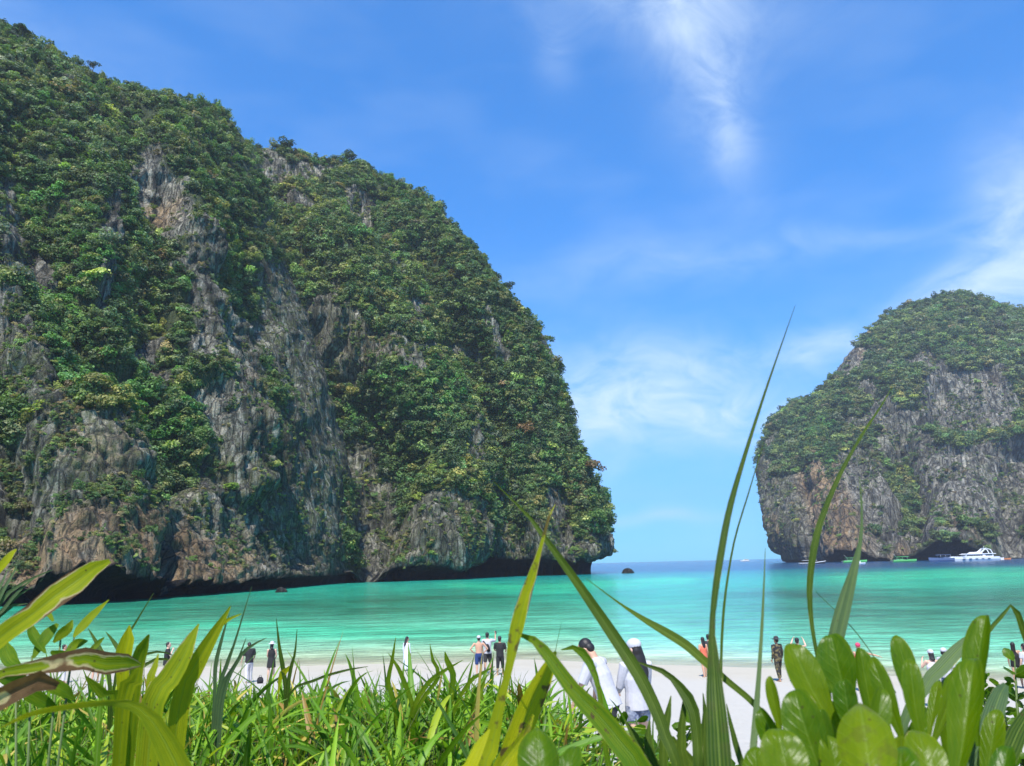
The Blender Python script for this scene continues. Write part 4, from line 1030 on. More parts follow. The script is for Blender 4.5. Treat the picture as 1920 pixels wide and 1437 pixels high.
    if dress:
        cl, hem = dress
        mb = MB()
        zz = [1.44, 1.36, 1.25, 1.08, .93, hem + (0.93 - hem) * .5, hem]
        rr_ = [(sw * .9, .095), (sw * .98, .13), (.178 * wide, .138), (.152 * wide, .122), (.185, .145), (.20, .165), (.215, .185)]
        mb.tube([S1(up((0, 0, q)) if q > .9 else Vector((0, 0, q))) for q in zz], [tuple(c * k for c in r) for r in rr_], 16, side)
        if sleeves:
            for nm in ('L', 'R'):
                sh, el, wr = skel[nm]; end = sh.lerp(el, .75) if sleeves == 'short' else el.lerp(wr, .85)
                mb.tube([S1(sh + Vector((0, 0, .005))), S1(sh.lerp(el, .5)), S1(el if sleeves == 'long' else sh.lerp(el, .6)), S1(end)], [r * k for r in (.073, .066, .062, .06)], 10)
        mb.build('dress', C(cl), root, voxel=vc, smooth_it=3)
    else:
        if top:
            mb = MB()
            hemz = .86 - top_len
            zz = [1.49, 1.455, 1.39, 1.25, 1.08, .95, hemz]
            rr_ = [(.075, .07), (sw * .68, .09), (sw * 1.0, .118), (.185 * wide, .145), (.168 * wide, .135), (.185, .142), (.188, .148)]
            if sleeves is None:
                zz = zz[2:]; rr_ = [(sw * .72, .115)] + rr_[3:]
            mb.tube([S1(up((0, 0, q))) for q in zz], [tuple(c * k for c in r) for r in rr_], 16, side)
            if sleeves:
                for nm in ('L', 'R'):
                    sh, el, wr = skel[nm]; end = sh.lerp(el, .82) if sleeves == 'short' else el.lerp(wr, .92)
                    mid = [S1(sh.lerp(el, .45))] + ([S1(el)] if sleeves == 'long' else [])
                    mb.tube([S1(sh.lerp(up((0, 0, 1.40)), .3)), S1(sh + Vector((0, 0, .004)))] + mid + [S1(end)], [.085 * k, .088 * k] + [.076 * k] + ([.058 * k] if sleeves == 'long' else []) + [(.072 if sleeves == 'short' else .042) * k], 10)
            mb.build('shirt', C(top), root, voxel=vc, smooth_it=2)
        if bottom:
            mb = MB()
            mb.tube([S1((0, 0, q)) for q in (1.0, .93, .86, .80)], [tuple(c * k for c in r) for r in ((.163, .122), (.178, .135), (.18, .135), (.15, .12))], 14, side)
            for s in (-1, 1):
                hp = Vector((s * hipw, 0, .90)); st = stride * s
                kn = Vector((s * (hipw + .012), st * .5 + .02, .50)); an = Vector((s * (hipw + .018), st - .02, .085))
                pts = [hp, hp.lerp(kn, .35)]
                q = (0.90 - blen) 
                if blen >= .40:
                    pts += [hp.lerp(kn, .8)]
                if blen > .48:
                    pts += [kn, kn.lerp(an, min(1, (blen - .40) / .42))]
                elif blen >= .40:
                    pts += [kn]
                else:
                    pts += [hp.lerp(kn, blen / .40)]
                if blen <= .2:
                    pts = [hp, hp.lerp(kn, blen / .40)]
                mb.tube([S1(p) for p in pts], [r * k for r in (.10, .104, .092, .085, .07)[:len(pts)]], 10)
            mb.build('trousers' if blen > .48 else 'shorts', C(bottom), root, voxel=vc, smooth_it=2)
    hm4 = hm
    if hair:
        mb = MB()
        mb.blob(S1(H((0, -.022, .19))), tuple(c * k for c in (.088, .098, .094)), 14, 9, hm4)
        if hair == 'short':
            mb.blob(S1(H((0, -.055, .13))), tuple(c * k for c in (.078, .06, .075)), 12, 8, hm4)
        else:
            mb.blob(S1(H((0, -.05, .12))), tuple(c * k for c in (.086, .07, .09)), 12, 8, hm4)
            ln = {'long': -.26, 'bob': -.06, 'verylong': -.36}[hair]
            mb.tube([S1(H((0, -.05, .16))), S1(H((0, -.085, .02))), S1(H((0.01, -.11, ln * .5))), S1(H((0.0, -.115, ln)))], [tuple(c * k for c in r) for r in ((.08, .05), (.085, .042), (.078, .036), (.03, .02))], 10, side)
        mb.build('hair', cloth('hair'), root, voxel=vc, smooth_it=1)
    if hat:
        kind, hc = hat
        mb = MB()
        if kind == 'cap':
            mb.blob(S1(H((0, -.012, .205))), tuple(c * k for c in (.094, .112, .088)), 16, 10, hm4)
            mb.build('cap', cloth(hc), root)
            mb = MB(); mb.tube([S1(H((0, .07, .205))), S1(H((0, .14, .203))), S1(H((0, .185, .190)))], [tuple(c * k for c in r) for r in ((.082, .012), (.076, .009), (.045, .006))], 12, tuple(hm @ Vector((1, 0, 0))))
            mb.build('visor', cloth(hc), root)
        else:
            mb.tube([S1(H((0, -.01, q))) for q in (.185, .192, .20, .205, .26, .30, .315)], [tuple(c * k for c in r) for r in ((.06, .06), (.19, .20), (.185, .195), (.098, .112), (.092, .106), (.075, .085), (.03, .03))], 18, tuple(hm @ Vector((1, 0, 0))))
            mb.build('sun_hat', cloth(hc), root)
    return root, skel, k

m_strap = cloth('black')
ARM_UP = {'R': ((.10, .22, .02), (.02, .34, .24)), 'L': ((-.10, .22, .02), (-.02, .34, .24))}
person('person in black raising a hand to the face, left of tall yellow leaf', 319, 37.0, -75, h=1.72, top='black', bottom='black', skin='light', hair='short', arms={'R': ((.06, .16, -.24), (-.06, .22, .0)), 'L': ((-.05, .02, -.29), (-.05, .06, -.53))}, lean=.05, top_len=.1)
person('person in dark clothes half hidden behind the left leaves', 190, 37.5, 20, h=1.66, top='dark', bottom='dark', hair='bob')
person('person in white top half hidden behind the left leaves', 128, 37.8, -60, h=1.68, top='white', bottom='palegrey', hair='short', blen=.8)
person('person in black T-shirt and pale trousers looking down at the sand', 472, 36.0, 30, h=1.70, top='black', bottom='palegrey', blen=.82, skin='light', lean=.12, nod=.55, hair='short', arms={'R': ((.07, .02, -.29), (.02, .14, -.48)), 'L': ((-.08, .02, -.28), (-.12, .10, -.52))})
person('person in a short black dress and wide white sun hat', 513, 36.5, 5, h=1.66, fem=True, skin='light', dress=('black', .62), sleeves=None, hair='bob', hat=('sun', 'white'), arms={'R': ((.05, .06, -.28), (-.02, .16, -.42)), 'L': ((-.05, .06, -.28), (.02, .16, -.42))})
person('person with black ponytail in a long white dress at the water edge', 763, 40.5, -40, h=1.62, fem=True, skin='tan', dress=('paleblue', .14), sleeves='long', hair='long', nod=.2)
person('shirtless person in navy shorts and white cap, hands on hips', 897, 36.8, 5, h=1.70, top=None, bottom='navy', blen=.42, skin='tan', hair='short', hat=('cap', 'white'), arms={'R': ((.20, -.05, -.24), (.02, .06, -.42)), 'L': ((-.20, -.05, -.24), (-.02, .06, -.42))}, wide=1.08)
rt, sk, kk = person('person in white shirt with a black sling bag holding up a phone', 913, 37.7, -10, h=1.80, top='white', bottom='dark', blen=.40, skin='tan', hair='short', arms={'R': ((.14, .20, -.02), (.12, .30, .24)), 'L': ((-.06, .02, -.29), (-.04, .1, -.52))})
mb = MB(); mb.tube([(-.17, -.13, 1.45), (-.02, -.165, 1.25), (.14, -.15, 1.02)], [(.035, .014)] * 3, 8, (1, 0, 0)); sb = mb.build('bag_strap', m_strap, rt)
mb = MB(); mb.tube([(.02, -.19, 1.32), (.06, -.21, 1.16), (.12, -.19, .98)], [(.06, .04), (.10, .06), (.07, .04)], 10, (1, 0, 0)); mb.build('sling_bag', m_strap, rt)
mb = MB(); mb.box(.29, .37, .36, .37, 1.70, 1.86); mb.build('phone', m_dark, rt, shade=False)
person('person in black T-shirt, black three-quarter trousers and dark cap', 936, 36.6, -15, h=1.64, top='black', bottom='black', blen=.58, skin='brown', hair='short', hat=('cap', 'dark'), wide=1.1, arms={'R': ((.08, .05, -.27), (.02, .24, -.34)), 'L': ((-.08, .05, -.27), (-.02, .24, -.34))})
# the two walking close by
rt, sk, kk = person('person in white T-shirt and black shorts leaning forward as they walk', 1134, 10.9, 62, h=1.74, top='white', bottom='black', blen=.42, skin='tan', lean=.36, nod=.42, hair='short', near=True, wide=1.08, stride=.2, top_len=.03, group='couple walking near the plants',
                    arms={'R': ((.05, .10, -.28), (.07, .16, -.55)), 'L': ((-.05, .12, -.28), (-.04, .24, -.50))})
sh, el, wr = sk['R']; w0 = el.lerp(wr, .88) * kk; w1 = el.lerp(wr, .97) * kk
mb = MB(); mb.tube([w0, w1], [.036 * kk] * 2, 12); mb.build('wristband', m_strap, rt)
hp_ = (wr + (wr - el).normalized() * .13) * kk
mb = MB(); mb.tube([hp_ + Vector((0, -.02, -.03)), hp_ + Vector((0, .0, -.05)), hp_ + Vector((0, .03, -.07))], [.022, .032, .018], 10); o = mb.build('yellow_object', cloth('yellow'))
o.parent = None; o.matrix_world = rt.matrix_basis; o.name = 'toy'; tag(o, 'small yellow object held in the hand of the leaning person', 'toy')
person('person with long dark hair in white shirt, ragged denim shorts and white cap', 1186, 11.1, 22, h=1.68, fem=True, top='white', sleeves='long', bottom='ragged', blen=.20, skin='light', hair='verylong', hat=('cap', 'white'), near=True, stride=.1, top_len=.02, nod=.1, turn=.5, wide=1.05, group='couple walking near the plants',
       arms={'R': ((.05, .08, -.27), (.0, .26, -.36)), 'L': ((-.05, .08, -.27), (.02, .26, -.36))})
# right-hand side of the beach
person('person in coral swimsuit with dark hair standing left of the tall grass blade', 1313, 35.5, 15, h=1.64, fem=True, top='coral', sleeves=None, bottom='coral', blen=.06, hair='long', skin='tan')
person('person in dark clothes mostly hidden behind the tall grass blade', 1324, 36.0, -20, h=1.74, top='dark', bottom='dark', hair='short', skin='tan')
person('person in black and yellow patterned outfit and dark hat', 1450, 33.5, 25, h=1.72, top='print', bottom='print', blen=.75, sleeves='long', hair='short', hat=('sun', 'dark'), skin='brown')
person('bare-shouldered dark-haired person half hidden by the thick bright leaves', 1489, 32.5, -25, h=1.74, top=None, bottom='dark', hair='short', skin='light', arms=ARM_UP)
person('person in red swimsuit and red swim cap stretching one arm out', 1601, 30.0, -30, h=1.66, fem=True, top='red', sleeves=None, bottom='red', blen=.3, hair=None, hat=('cap', 'pink'), skin='tan', arms={'R': ((.26, .10, -.06), (.50, .16, -.12)), 'L': ((-.06, .02, -.28), (-.04, .1, -.5))})
rt, sk, kk = person('person in grey tank top, denim shorts and white cap taking a picture', 1734, 25.0, -5, h=1.66, fem=True, top='palegrey', sleeves=None, bottom='denim', blen=.14, hair='bob', hat=('cap', 'white'), skin='light', arms={'R': ((.13, .10, -.20), (.06, .30, .02)), 'L': ((-.12, .10, -.20), (.0, .30, .02))})
mb = MB(); mb.box(.14, .22, .36, .37, 1.34, 1.50); mb.build('phone', m_dark, rt, shade=False)
person('person in white shirt and white cap standing next to the picture taker', 1759, 25.6, -60, h=1.70, top='white', bottom='denim', blen=.42, hair='short', hat=('cap', 'white'), skin='tan', arms={'R': ((.05, .06, -.28), (.02, .22, -.38)), 'L': ((-.05, .06, -.28), (-.02, .22, -.38))})
person('dark long-haired person with bare arms leaning, at the right edge of the beach', 1889, 31.6, -35, h=1.68, fem=True, top='black', sleeves=None, bottom='black', blen=.10, hair='verylong', skin='tan', lean=-.10, nod=-.2)
person('dark-haired person in a loose white outfit at the right edge of the beach', 1908, 31.0, 10, h=1.64, fem=True, dress=('white', .60), sleeves='short', hair='bob', skin='light')
# things left on the sand
x_, y_ = float(at(494, 1150, 35.4)[0]), 35.4
bag = empty('beach_bag', (x_, y_, float(ground_z(x_, y_)))); tag(bag, 'small black bag standing on the sand beside the sun hat wearer', 'bag')
mb = MB(); mb.tube([(0, 0, .0), (0, 0, .18), (0, 0, .36), (0, 0, .44)], [(.20, .14), (.24, .17), (.20, .12), (.08, .05)], 14, (1, 0, 0)); mb.build('bag_body', cloth('black'), bag)
mb = MB(); mb.tube([(-.1, 0, .42), (-.06, 0, .54), (.06, 0, .54), (.1, 0, .42)], .015, 6); mb.build('handle', cloth('black'), bag); bag.scale = (.62, .62, .62)

# ------------------------------------------------------------------ plants close to the camera
def blade_material(name, green, yellow, rough=0.5, trans=0.48, gloss=0.12, veins=70.0, pinnate=False):
    m, t = new_mat(name)
    uv = t.n('ShaderNodeTexCoord').outputs['UV']
    oc = t.n('ShaderNodeTexCoord').outputs['Object']
    A = lambda nm: t.n('ShaderNodeAttribute', None, attribute_name=nm).outputs['Fac']
    sp = t.n('ShaderNodeSeparateXYZ', {0: uv}); u, v = sp.outputs[0], sp.outputs[1]
    edge = t.math('ABSOLUTE', t.math('SUBTRACT', t.math('MULTIPLY', u, 2.0), 1.0))
    n1 = t.noise(oc, 22.0, 5.0); n2 = t.noise(oc, 90.0, 4.0, 0.65)
    nl = t.noise(t.mapping(uv, scale=(9.0, 1.6, 1.0)), 1.0, 5.0, 0.65, 0.4)
    tone = t.math('ADD', A('tone'), t.math('ADD', t.math('MULTIPLY', t.math('SUBTRACT', n1, 0.5), 0.55), t.math('MULTIPLY', t.math('SUBTRACT', nl, 0.5), 1.1)), clamp=True)
    c = t.mix(tone, green, yellow)
    if pinnate:
        ln = t.math('SINE', t.math('MULTIPLY', t.math('SUBTRACT', t.math('MULTIPLY', v, 1.0), t.math('MULTIPLY', edge, 0.22)), 58.0))
        ln = t.math('POWER', t.math('ADD', t.math('MULTIPLY', ln, 0.5), 0.5), 14.0)
        ln = t.math('MULTIPLY', ln, 0.20)
    else:
        ln = t.math('SINE', t.math('MULTIPLY', u, veins))
        ln = t.math('MULTIPLY', t.math('ADD', t.math('MULTIPLY', ln, 0.5), 0.5), 0.34)
    c = t.mix(ln, c, t.mix(0.5, c, (0.26, 0.34, 0.05)))
    rib = t.ramp(edge, [(0.02, 0.45), (0.08, 0.0)])
    c = t.mix(rib, c, t.mix(0.55, c, (0.30, 0.40, 0.07)))
    c = t.mix(t.math('MULTIPLY', n2, 0.25), c, t.mix(0.6, c, (0.02, 0.05, 0.01)))
    # withered margins and tips, with a pale rim, and dark blotches
    br = t.math('ADD', t.math('MULTIPLY', t.math('POWER', edge, 3.0), 0.55), t.math('ADD', t.math('MULTIPLY', t.math('SUBTRACT', n1, 0.5), 1.5), A('brown')))
    rim = t.ramp(br, [(0.70, 0.0), (0.76, 1.0)])
    dead = t.ramp(br, [(0.80, 0.0), (0.86, 1.0)])
    c = t.mix(rim, c, t.mix(n2, (0.36, 0.30, 0.12), (0.60, 0.50, 0.30)))
    c = t.mix(dead, c, t.mix(n2, (0.040, 0.022, 0.012), (0.25, 0.145, 0.07)))
    vor = t.n('ShaderNodeTexVoronoi', {'Vector': oc, 'Scale': 55.0}).outputs['Distance']
    blot = t.math('ADD', t.math('MULTIPLY', t.noise(oc, 34.0, 4.0, 0.7), 1.0), t.math('MULTIPLY', vor, -0.25))
    sp_ = t.math('MULTIPLY', t.ramp(blot, [(0.43, 0.0), (0.48, 1.0)]), A('spots'), clamp=True)
    c = t.mix(sp_, c, t.mix(n2, (0.04, 0.022, 0.014), (0.13, 0.075, 0.04)))
    speck = t.ramp(t.n('ShaderNodeTexVoronoi', {'Vector': oc, 'Scale': 120.0}).outputs['Distance'], [(0.10, 1.0), (0.17, 0.0)])
    speck = t.math('MULTIPLY', speck, t.ramp(t.noise(oc, 28.0, 3.0), [(0.52, 0.0), (0.60, 0.8)]))
    c = t.mix(speck, c, (0.06, 0.04, 0.015))                              # insect bites and specks
    bmp = t.n('ShaderNodeBump', {'Height': t.math('ADD', t.math('MULTIPLY', ln, 1.6), t.math('ADD', n2, t.math('MULTIPLY', rib, -1.0))), 'Strength': 0.35, 'Distance': 0.0015})
    bs = princ(t, **{'Base Color': c, 'Roughness': rough, 'Specular IOR Level': gloss, 'Normal': bmp.outputs[0]})
    tr = t.n('ShaderNodeBsdfTranslucent', {'Color': t.mix(1.0, c, (1.25, 1.25, 0.45), 'MULTIPLY'), 'Normal': bmp.outputs[0]})
    finish(t, t.n('ShaderNodeMixShader', {0: trans, 1: bs.outputs[0], 2: tr.outputs[0]}).outputs[0])
    return m
m_lily = blade_material('lily_leaf', (0.055, 0.150, 0.002), (0.42, 0.42, 0.004))
m_blade = blade_material('grass_leaf', (0.013, 0.044, 0.004), (0.14, 0.20, 0.010), veins=40.0, trans=0.30)
m_glauc = blade_material('grey_green_leaf', (0.045, 0.090, 0.045), (0.13, 0.19, 0.075), veins=50.0, trans=0.25)
m_naup = blade_material('naupaka_leaf', (0.050, 0.135, 0.001), (0.200, 0.270, 0.002), rough=0.32, trans=0.52, gloss=0.22, pinnate=True)
m_stem = simple('green_stem', (0.07, 0.11, 0.02), 0.6, 0.2)

def catmull(P_, n):
    P_ = np.array(P_, float)
    if len(P_) == 2:
        return P_[0] + (P_[1] - P_[0]) * np.linspace(0, 1, n)[:, None]
    q = np.vstack([2 * P_[0] - P_[1], P_, 2 * P_[-1] - P_[-2]])
    L = np.concatenate([[0], np.cumsum(np.linalg.norm(np.diff(P_[:, :3], axis=0), axis=1) + 1e-6)])
    out = []
    for s in np.linspace(0, L[-1], n):
        i = min(np.searchsorted(L, s, side='right') - 1, len(P_) - 2); f = (s - L[i]) / (L[i + 1] - L[i])
        a, b, c, d = q[i:i + 4]
        out.append(0.5 * (2 * b + (c - a) * f + (2 * a - 5 * b + 4 * c - d) * f * f + (3 * b - a - 3 * c + d) * f ** 3))
    return np.array(out)
_leaf_n = [0]
def leaf(root, pts, mat, Y=(0.8, 0.8), twist=0.0, fold=0.18, curl=0.0, tone=0.3, brown=0.0, tip=0.0, spots=0.0, rag=0.0, n=30, ground=True, name='leaf', label=None, across=9):
    """pts: (photo x, photo y, width in photo px) from base to tip; Y: metres ahead at base and tip"""
    _leaf_n[0] += 1
    r = np.random.default_rng(_leaf_n[0])
    k = len(pts); Ys = np.linspace(Y[0], Y[1], k) if len(Y) == 2 else np.array(Y)
    P_ = []
    for (px, py, wd), yy in zip(pts, Ys):
        p = at(px, py, yy); P_.append([*p, wd * yy / ray(px, py)[1] / F_PX * 0.84])
    P_ = np.array(P_)
    if ground:
        g = np.array(root.location)
        b = P_[0]
        P_ = np.vstack([[*(g + np.array([0.012 * r.normal(), 0.012 * r.normal(), -0.02])), b[3] * 0.45], [*(g * 0.35 + b[:3] * 0.65 - np.array([0, 0, 0.02])), b[3] * 0.75], P_])
        n = n + 10
    C_ = catmull(P_, n)
    cen, wid = C_[:, :3], np.maximum(C_[:, 3], 0.0004)
    tg = np.gradient(cen, axis=0); tg /= np.linalg.norm(tg, axis=1)[:, None]
    view = np.array([0, 0, CAM_Z]) - cen; view /= np.linalg.norm(view, axis=1)[:, None]
    sd_ = np.cross(tg, view); sd_ /= np.linalg.norm(sd_, axis=1)[:, None] + 1e-9
    for _ in range(2):
        sd_[1:-1] = (sd_[:-2] + sd_[1:-1] + sd_[2:]) / 3
    sd_ /= np.linalg.norm(sd_, axis=1)[:, None]
    nr_ = np.cross(sd_, tg)
    tw = np.linspace(0, 1, n) * (twist[1] - twist[0]) + twist[0] if hasattr(twist, '__len__') else np.full(n, twist)
    tw = np.radians(tw)[:, None]
    sd2 = sd_ * np.cos(tw) + nr_ * np.sin(tw); nr2 = -sd_ * np.sin(tw) + nr_ * np.cos(tw)
    us = np.linspace(-1, 1, across); tt = np.linspace(0, 1, n)
    hw = wid[:, None] / 2 * (1 + rag * np.stack([fbm(np.stack([tt * 9, np.full(n, s * 7.0 + _leaf_n[0]), np.zeros(n)], -1), 3) for s in np.sign(us)], 1))
    wav = 0.10 * fbm(np.stack([np.repeat(tt[:, None], across, 1) * 5, np.repeat(us[None], n, 0) * 1.2, np.full((n, across), _leaf_n[0] * 3.1)], -1), 2)
    hgt = fold * np.abs(us)[None] + curl * us[None] ** 2 + wav
    V = cen[:, None] + sd2[:, None] * (us[None] * hw)[..., None] + nr2[:, None] * (hgt * hw)[..., None]
    uv = np.stack([np.repeat((us * .5 + .5)[None], n, 0), np.repeat(tt[:, None], across, 1)], -1).reshape(-1, 2)
    bro = brown + tip * smooth(0.72, 0.98, tt)
    att = {'tone': ('FLOAT', np.full(n * across, tone)), 'brown': ('FLOAT', np.repeat(bro, across)), 'spots': ('FLOAT', np.full(n * across, spots))}
    V = V.reshape(-1, 3) - np.array(root.location)
    me = np_mesh(name, V, grid_quads(n, across), att, uv)
    o = link(name, me, mat, root)
    if label:
        o['label'] = label
    return o
def plant(name, label, cat, px, Y, group=None):
    X = float(at(px, 1400, Y)[0]); z = float(ground_z(X, Y))
    return tag(empty(name, (X, Y, z)), label, cat, group)

# withering lily at the far left
p = plant('spider_lily', 'withering spider lily with broad yellow-green leaves and brown ragged edges', 'plant', -60, 0.75)
leaf(p, [(-110, 1330, 30), (-60, 1248, 40), (0, 1195, 44), (65, 1148, 46), (112, 1110, 54), (145, 1088, 54), (172, 1068, 36), (190, 1058, 24), (206, 1052, 10)], m_lily, (.72, .80), fold=.22, tone=.62, brown=.17, tip=.30, rag=.25, twist=12)
leaf(p, [(-90, 1330, 20), (-40, 1282, 20), (10, 1260, 20), (95, 1247, 38), (157, 1236, 46), (205, 1246, 48), (240, 1243, 34), (264, 1247, 6)], m_lily, (.70, .82), fold=.2, tone=.35, brown=.13, tip=.62, rag=.35, twist=8)
leaf(p, [(-90, 1390, 40), (-40, 1335, 50), (0, 1310, 50), (50, 1284, 42), (85, 1272, 44), (108, 1286, 18)], m_lily, (.66, .70), fold=.35, tone=.2, brown=.62, tip=.4, rag=.45, twist=-15, label='curled dark brown withered leaf')
leaf(p, [(-50, 1120, 14), (-15, 1082, 16), (8, 1056, 18), (22, 1038, 12), (31, 1030, 4)], m_lily, (.9, .92), tone=.8, tip=.5, ground=False, twist=20)
p = plant('spider_lily', 'yellow-green lily leaf bent sharply over in front of the grass', 'plant', 345, 0.62)
leaf(p, [(352, 1560, 70), (330, 1437, 70), (306, 1385, 60), (284, 1350, 46), (256, 1326, 30), (207, 1318, 17), (143, 1323, 20), (60, 1338, 18), (0, 1366, 3)], m_lily, (.62, .62, .62, .62, .625, .64, .66, .67, .68), fold=.12, tone=.42, brown=.02, tip=.2, twist=(-25, 55), n=44)
p = plant('spider_lily', 'upright pair of translucent yellow-green lily leaves beside the black-clad person', 'plant', 305, 0.95)
leaf(p, [(285, 1345, 52), (316, 1278, 52), (342, 1235, 44), (358, 1200, 25), (373, 1170, 3)], m_lily, (.95, .98), fold=.3, tone=.42, brown=.06, tip=.1, twist=20)
leaf(p, [(335, 1330, 44), (364, 1252, 42), (392, 1202, 30), (412, 1170, 18), (432, 1137, 3)], m_lily, (.97, 1.0), fold=.25, tone=.62, twist=-20, tip=.1)
leaf(p, [(385, 1215, 8), (400, 1188, 14), (425, 1164, 8), (453, 1151, 2)], m_lily, (.99, 1.0), tone=.7, ground=False)
leaf(p, [(278, 1300, 14), (285, 1268, 17), (292, 1245, 11), (297, 1226, 2)], m_lily, (.95, .97), tone=.6)
p = plant('spider_lily', 'small bright yellow folded lily leaves in the middle of the left plants', 'plant', 245, 1.05)
leaf(p, [(232, 1300, 26), (232, 1235, 34), (240, 1200, 30), (243, 1173, 3)], m_lily, (1.05, 1.05), fold=.4, tone=.85, twist=15)
leaf(p, [(250, 1310, 28), (256, 1245, 34), (266, 1213, 28), (279, 1190, 5)], m_lily, (1.02, 1.02), fold=.3, tone=.3, tip=.3, twist=-25)
leaf(p, [(222, 1330, 18), (200, 1308, 24), (180, 1288, 20), (160, 1268, 4)], m_lily, (1.0, .98), tone=.25, twist=20)
leaf(p, [(232, 1310, 30), (246, 1292, 36), (255, 1272, 34), (262, 1252, 12)], m_lily, (.98, .98), tone=.5)
# leafy young stems at the left
p = plant('leafy_shrub', 'green leafy young shrub behind the withering lily leaves', 'plant', 70, 1.15)
mb = MB(); g0 = Vector(p.location)
for tx, ty in ((60, 1230), (115, 1185), (30, 1250), (140, 1190)):
    tp = Vector(at(tx, ty, 1.15)) - g0
    s_ = MB(); s_.tube([(0, 0, -.02), tp * .5 + Vector((.01, 0, .03)), tp], [.0028, .0024, .0014], 6); s_.build('stem', m_stem, p)
for pts, tn, tw in [([(62, 1235, 6), (75, 1212, 22), (92, 1188, 26), (108, 1170, 8)], .15, 25), ([(100, 1205, 6), (113, 1190, 22), (128, 1178, 20), (136, 1163, 3)], .5, -20), ([(95, 1222, 6), (115, 1232, 28), (135, 1240, 22), (150, 1245, 3)], .1, 10),
                    ([(138, 1195, 5), (152, 1178, 21), (176, 1152, 18), (204, 1125, 2)], .45, 30), ([(40, 1250, 6), (22, 1240, 30), (12, 1220, 28), (12, 1205, 6)], .1, 0), ([(45, 1255, 6), (35, 1268, 32), (14, 1275, 28), (-4, 1275, 4)], .05, 20),
                    ([(85, 1225, 5), (70, 1205, 24), (60, 1185, 22), (58, 1165, 3)], .1, -30), ([(120, 1230, 5), (138, 1212, 20), (150, 1205, 18), (165, 1202, 2)], .2, 15), ([(70, 1280, 6), (95, 1285, 30), (120, 1296, 28), (140, 1312, 4)], .15, 20),
                    ([(30, 1290, 6), (55, 1300, 30), (85, 1318, 26), (110, 1330, 4)], .1, -10), ([(155, 1250, 5), (168, 1225, 12), (185, 1205, 10), (196, 1195, 2)], .2, 0), ([(100, 1165, 5), (90, 1150, 12), (80, 1145, 14), (72, 1160, 2)], .3, 0)]:
    leaf(p, pts, m_lily, (1.12, 1.15), tone=tn, twist=tw, ground=False, n=16, across=7)
# thin grey-green tuft at the left edge
p = plant('grass_tuft', 'blurred grey-green tuft of narrow grass at the left edge', 'grass tuft', -30, 1.5)
for pts in ([(-30, 1200, 8), (0, 1130, 9), (40, 1095, 7), (100, 1068, 1)], [(-25, 1190, 8), (5, 1110, 8), (22, 1080, 5), (32, 1062, 1)], [(-30, 1200, 7), (5, 1145, 8), (35, 1108, 6), (68, 1082, 1)], [(-40, 1210, 9), (-5, 1160, 9), (25, 1135, 7), (52, 1132, 1)], [(-30, 1180, 7), (-8, 1120, 7), (5, 1090, 5), (14, 1068, 1)], [(-30, 1195, 8), (0, 1150, 8), (30, 1120, 6), (62, 1100, 1)]):
    leaf(p, pts, m_glauc, (1.5, 1.55), tone=.2, n=20, across=5)
# dark narrow blades rising out of the grass
p = plant('sedge_tuft', 'narrow dark green blades crossing in front of the dark-clad people on the left', 'grass tuft', 225, 1.6)
for pts in ([(214, 1290, 6), (234, 1205, 6), (256, 1165, 4), (288, 1112, 1)], [(206, 1290, 8), (195, 1235, 11), (178, 1200, 7), (165, 1178, 1)], [(250, 1290, 12), (236, 1245, 11), (214, 1205, 8), (198, 1185, 1)], [(240, 1300, 8), (275, 1245, 7), (310, 1236, 5), (345, 1252, 1)], [(245, 1290, 7), (262, 1235, 7), (300, 1222, 4), (330, 1232, 1)]):
    leaf(p, pts, m_blade, (1.6, 1.65), tone=.08, n=22, across=5)
p = plant('sedge_tuft', 'upright blue-green blades just right of the yellow lily pair', 'grass tuft', 400, 1.5)
for pts in ([(402, 1310, 7), (404, 1250, 9), (414, 1205, 7), (430, 1150, 1)], [(408, 1310, 8), (424, 1250, 9), (440, 1205, 5), (472, 1100, 1)], [(412, 1310, 8), (430, 1262, 8), (445, 1240, 6), (462, 1195, 1)], [(418, 1310, 8), (448, 1235, 8), (470, 1212, 6), (500, 1196, 1)]):
    leaf(p, pts, m_glauc, (1.5, 1.5), tone=.0, n=22, across=5)
p = plant('sedge_tuft', 'thin upright blades beside the white sun hat', 'grass tuft', 530, 1.7)
for pts in ([(536, 1310, 9), (530, 1250, 10), (524, 1215, 7), (518, 1160, 1)], [(538, 1310, 8), (545, 1255, 8), (553, 1225, 5), (557, 1180, 1)], [(540, 1310, 5), (590, 1276, 6), (645, 1258, 5), (690, 1250, 1)]):
    leaf(p, pts, m_blade, (1.7, 1.7), tone=.1, n=22, across=5)
leaf(p, [(522, 1300, 3), (528, 1268, 14), (536, 1256, 16), (544, 1250, 5)], m_lily, (1.7, 1.7), tone=1.0, n=14, across=7, label='small bright yellow dying leaf')
p = plant('sedge_tuft', 'light green blades standing out of the grass below the white dress', 'grass tuft', 770, 1.7)
for pts in ([(740, 1330, 9), (728, 1280, 10), (735, 1240, 8), (742, 1195, 1)], [(775, 1340, 9), (760, 1285, 11), (745, 1250, 8), (728, 1225, 1)], [(770, 1350, 10), (800, 1285, 11), (830, 1260, 8), (868, 1238, 1)], [(780, 1340, 9), (822, 1270, 9), (812, 1240, 8), (806, 1208, 1)], [(840, 1340, 12), (850, 1265, 13), (840, 1245, 14), (834, 1222, 2)], [(850, 1340, 8), (880, 1280, 9), (905, 1262, 7), (928, 1250, 1)]):
    leaf(p, pts, m_lily, (1.7, 1.7), tone=.15, n=22, across=5)

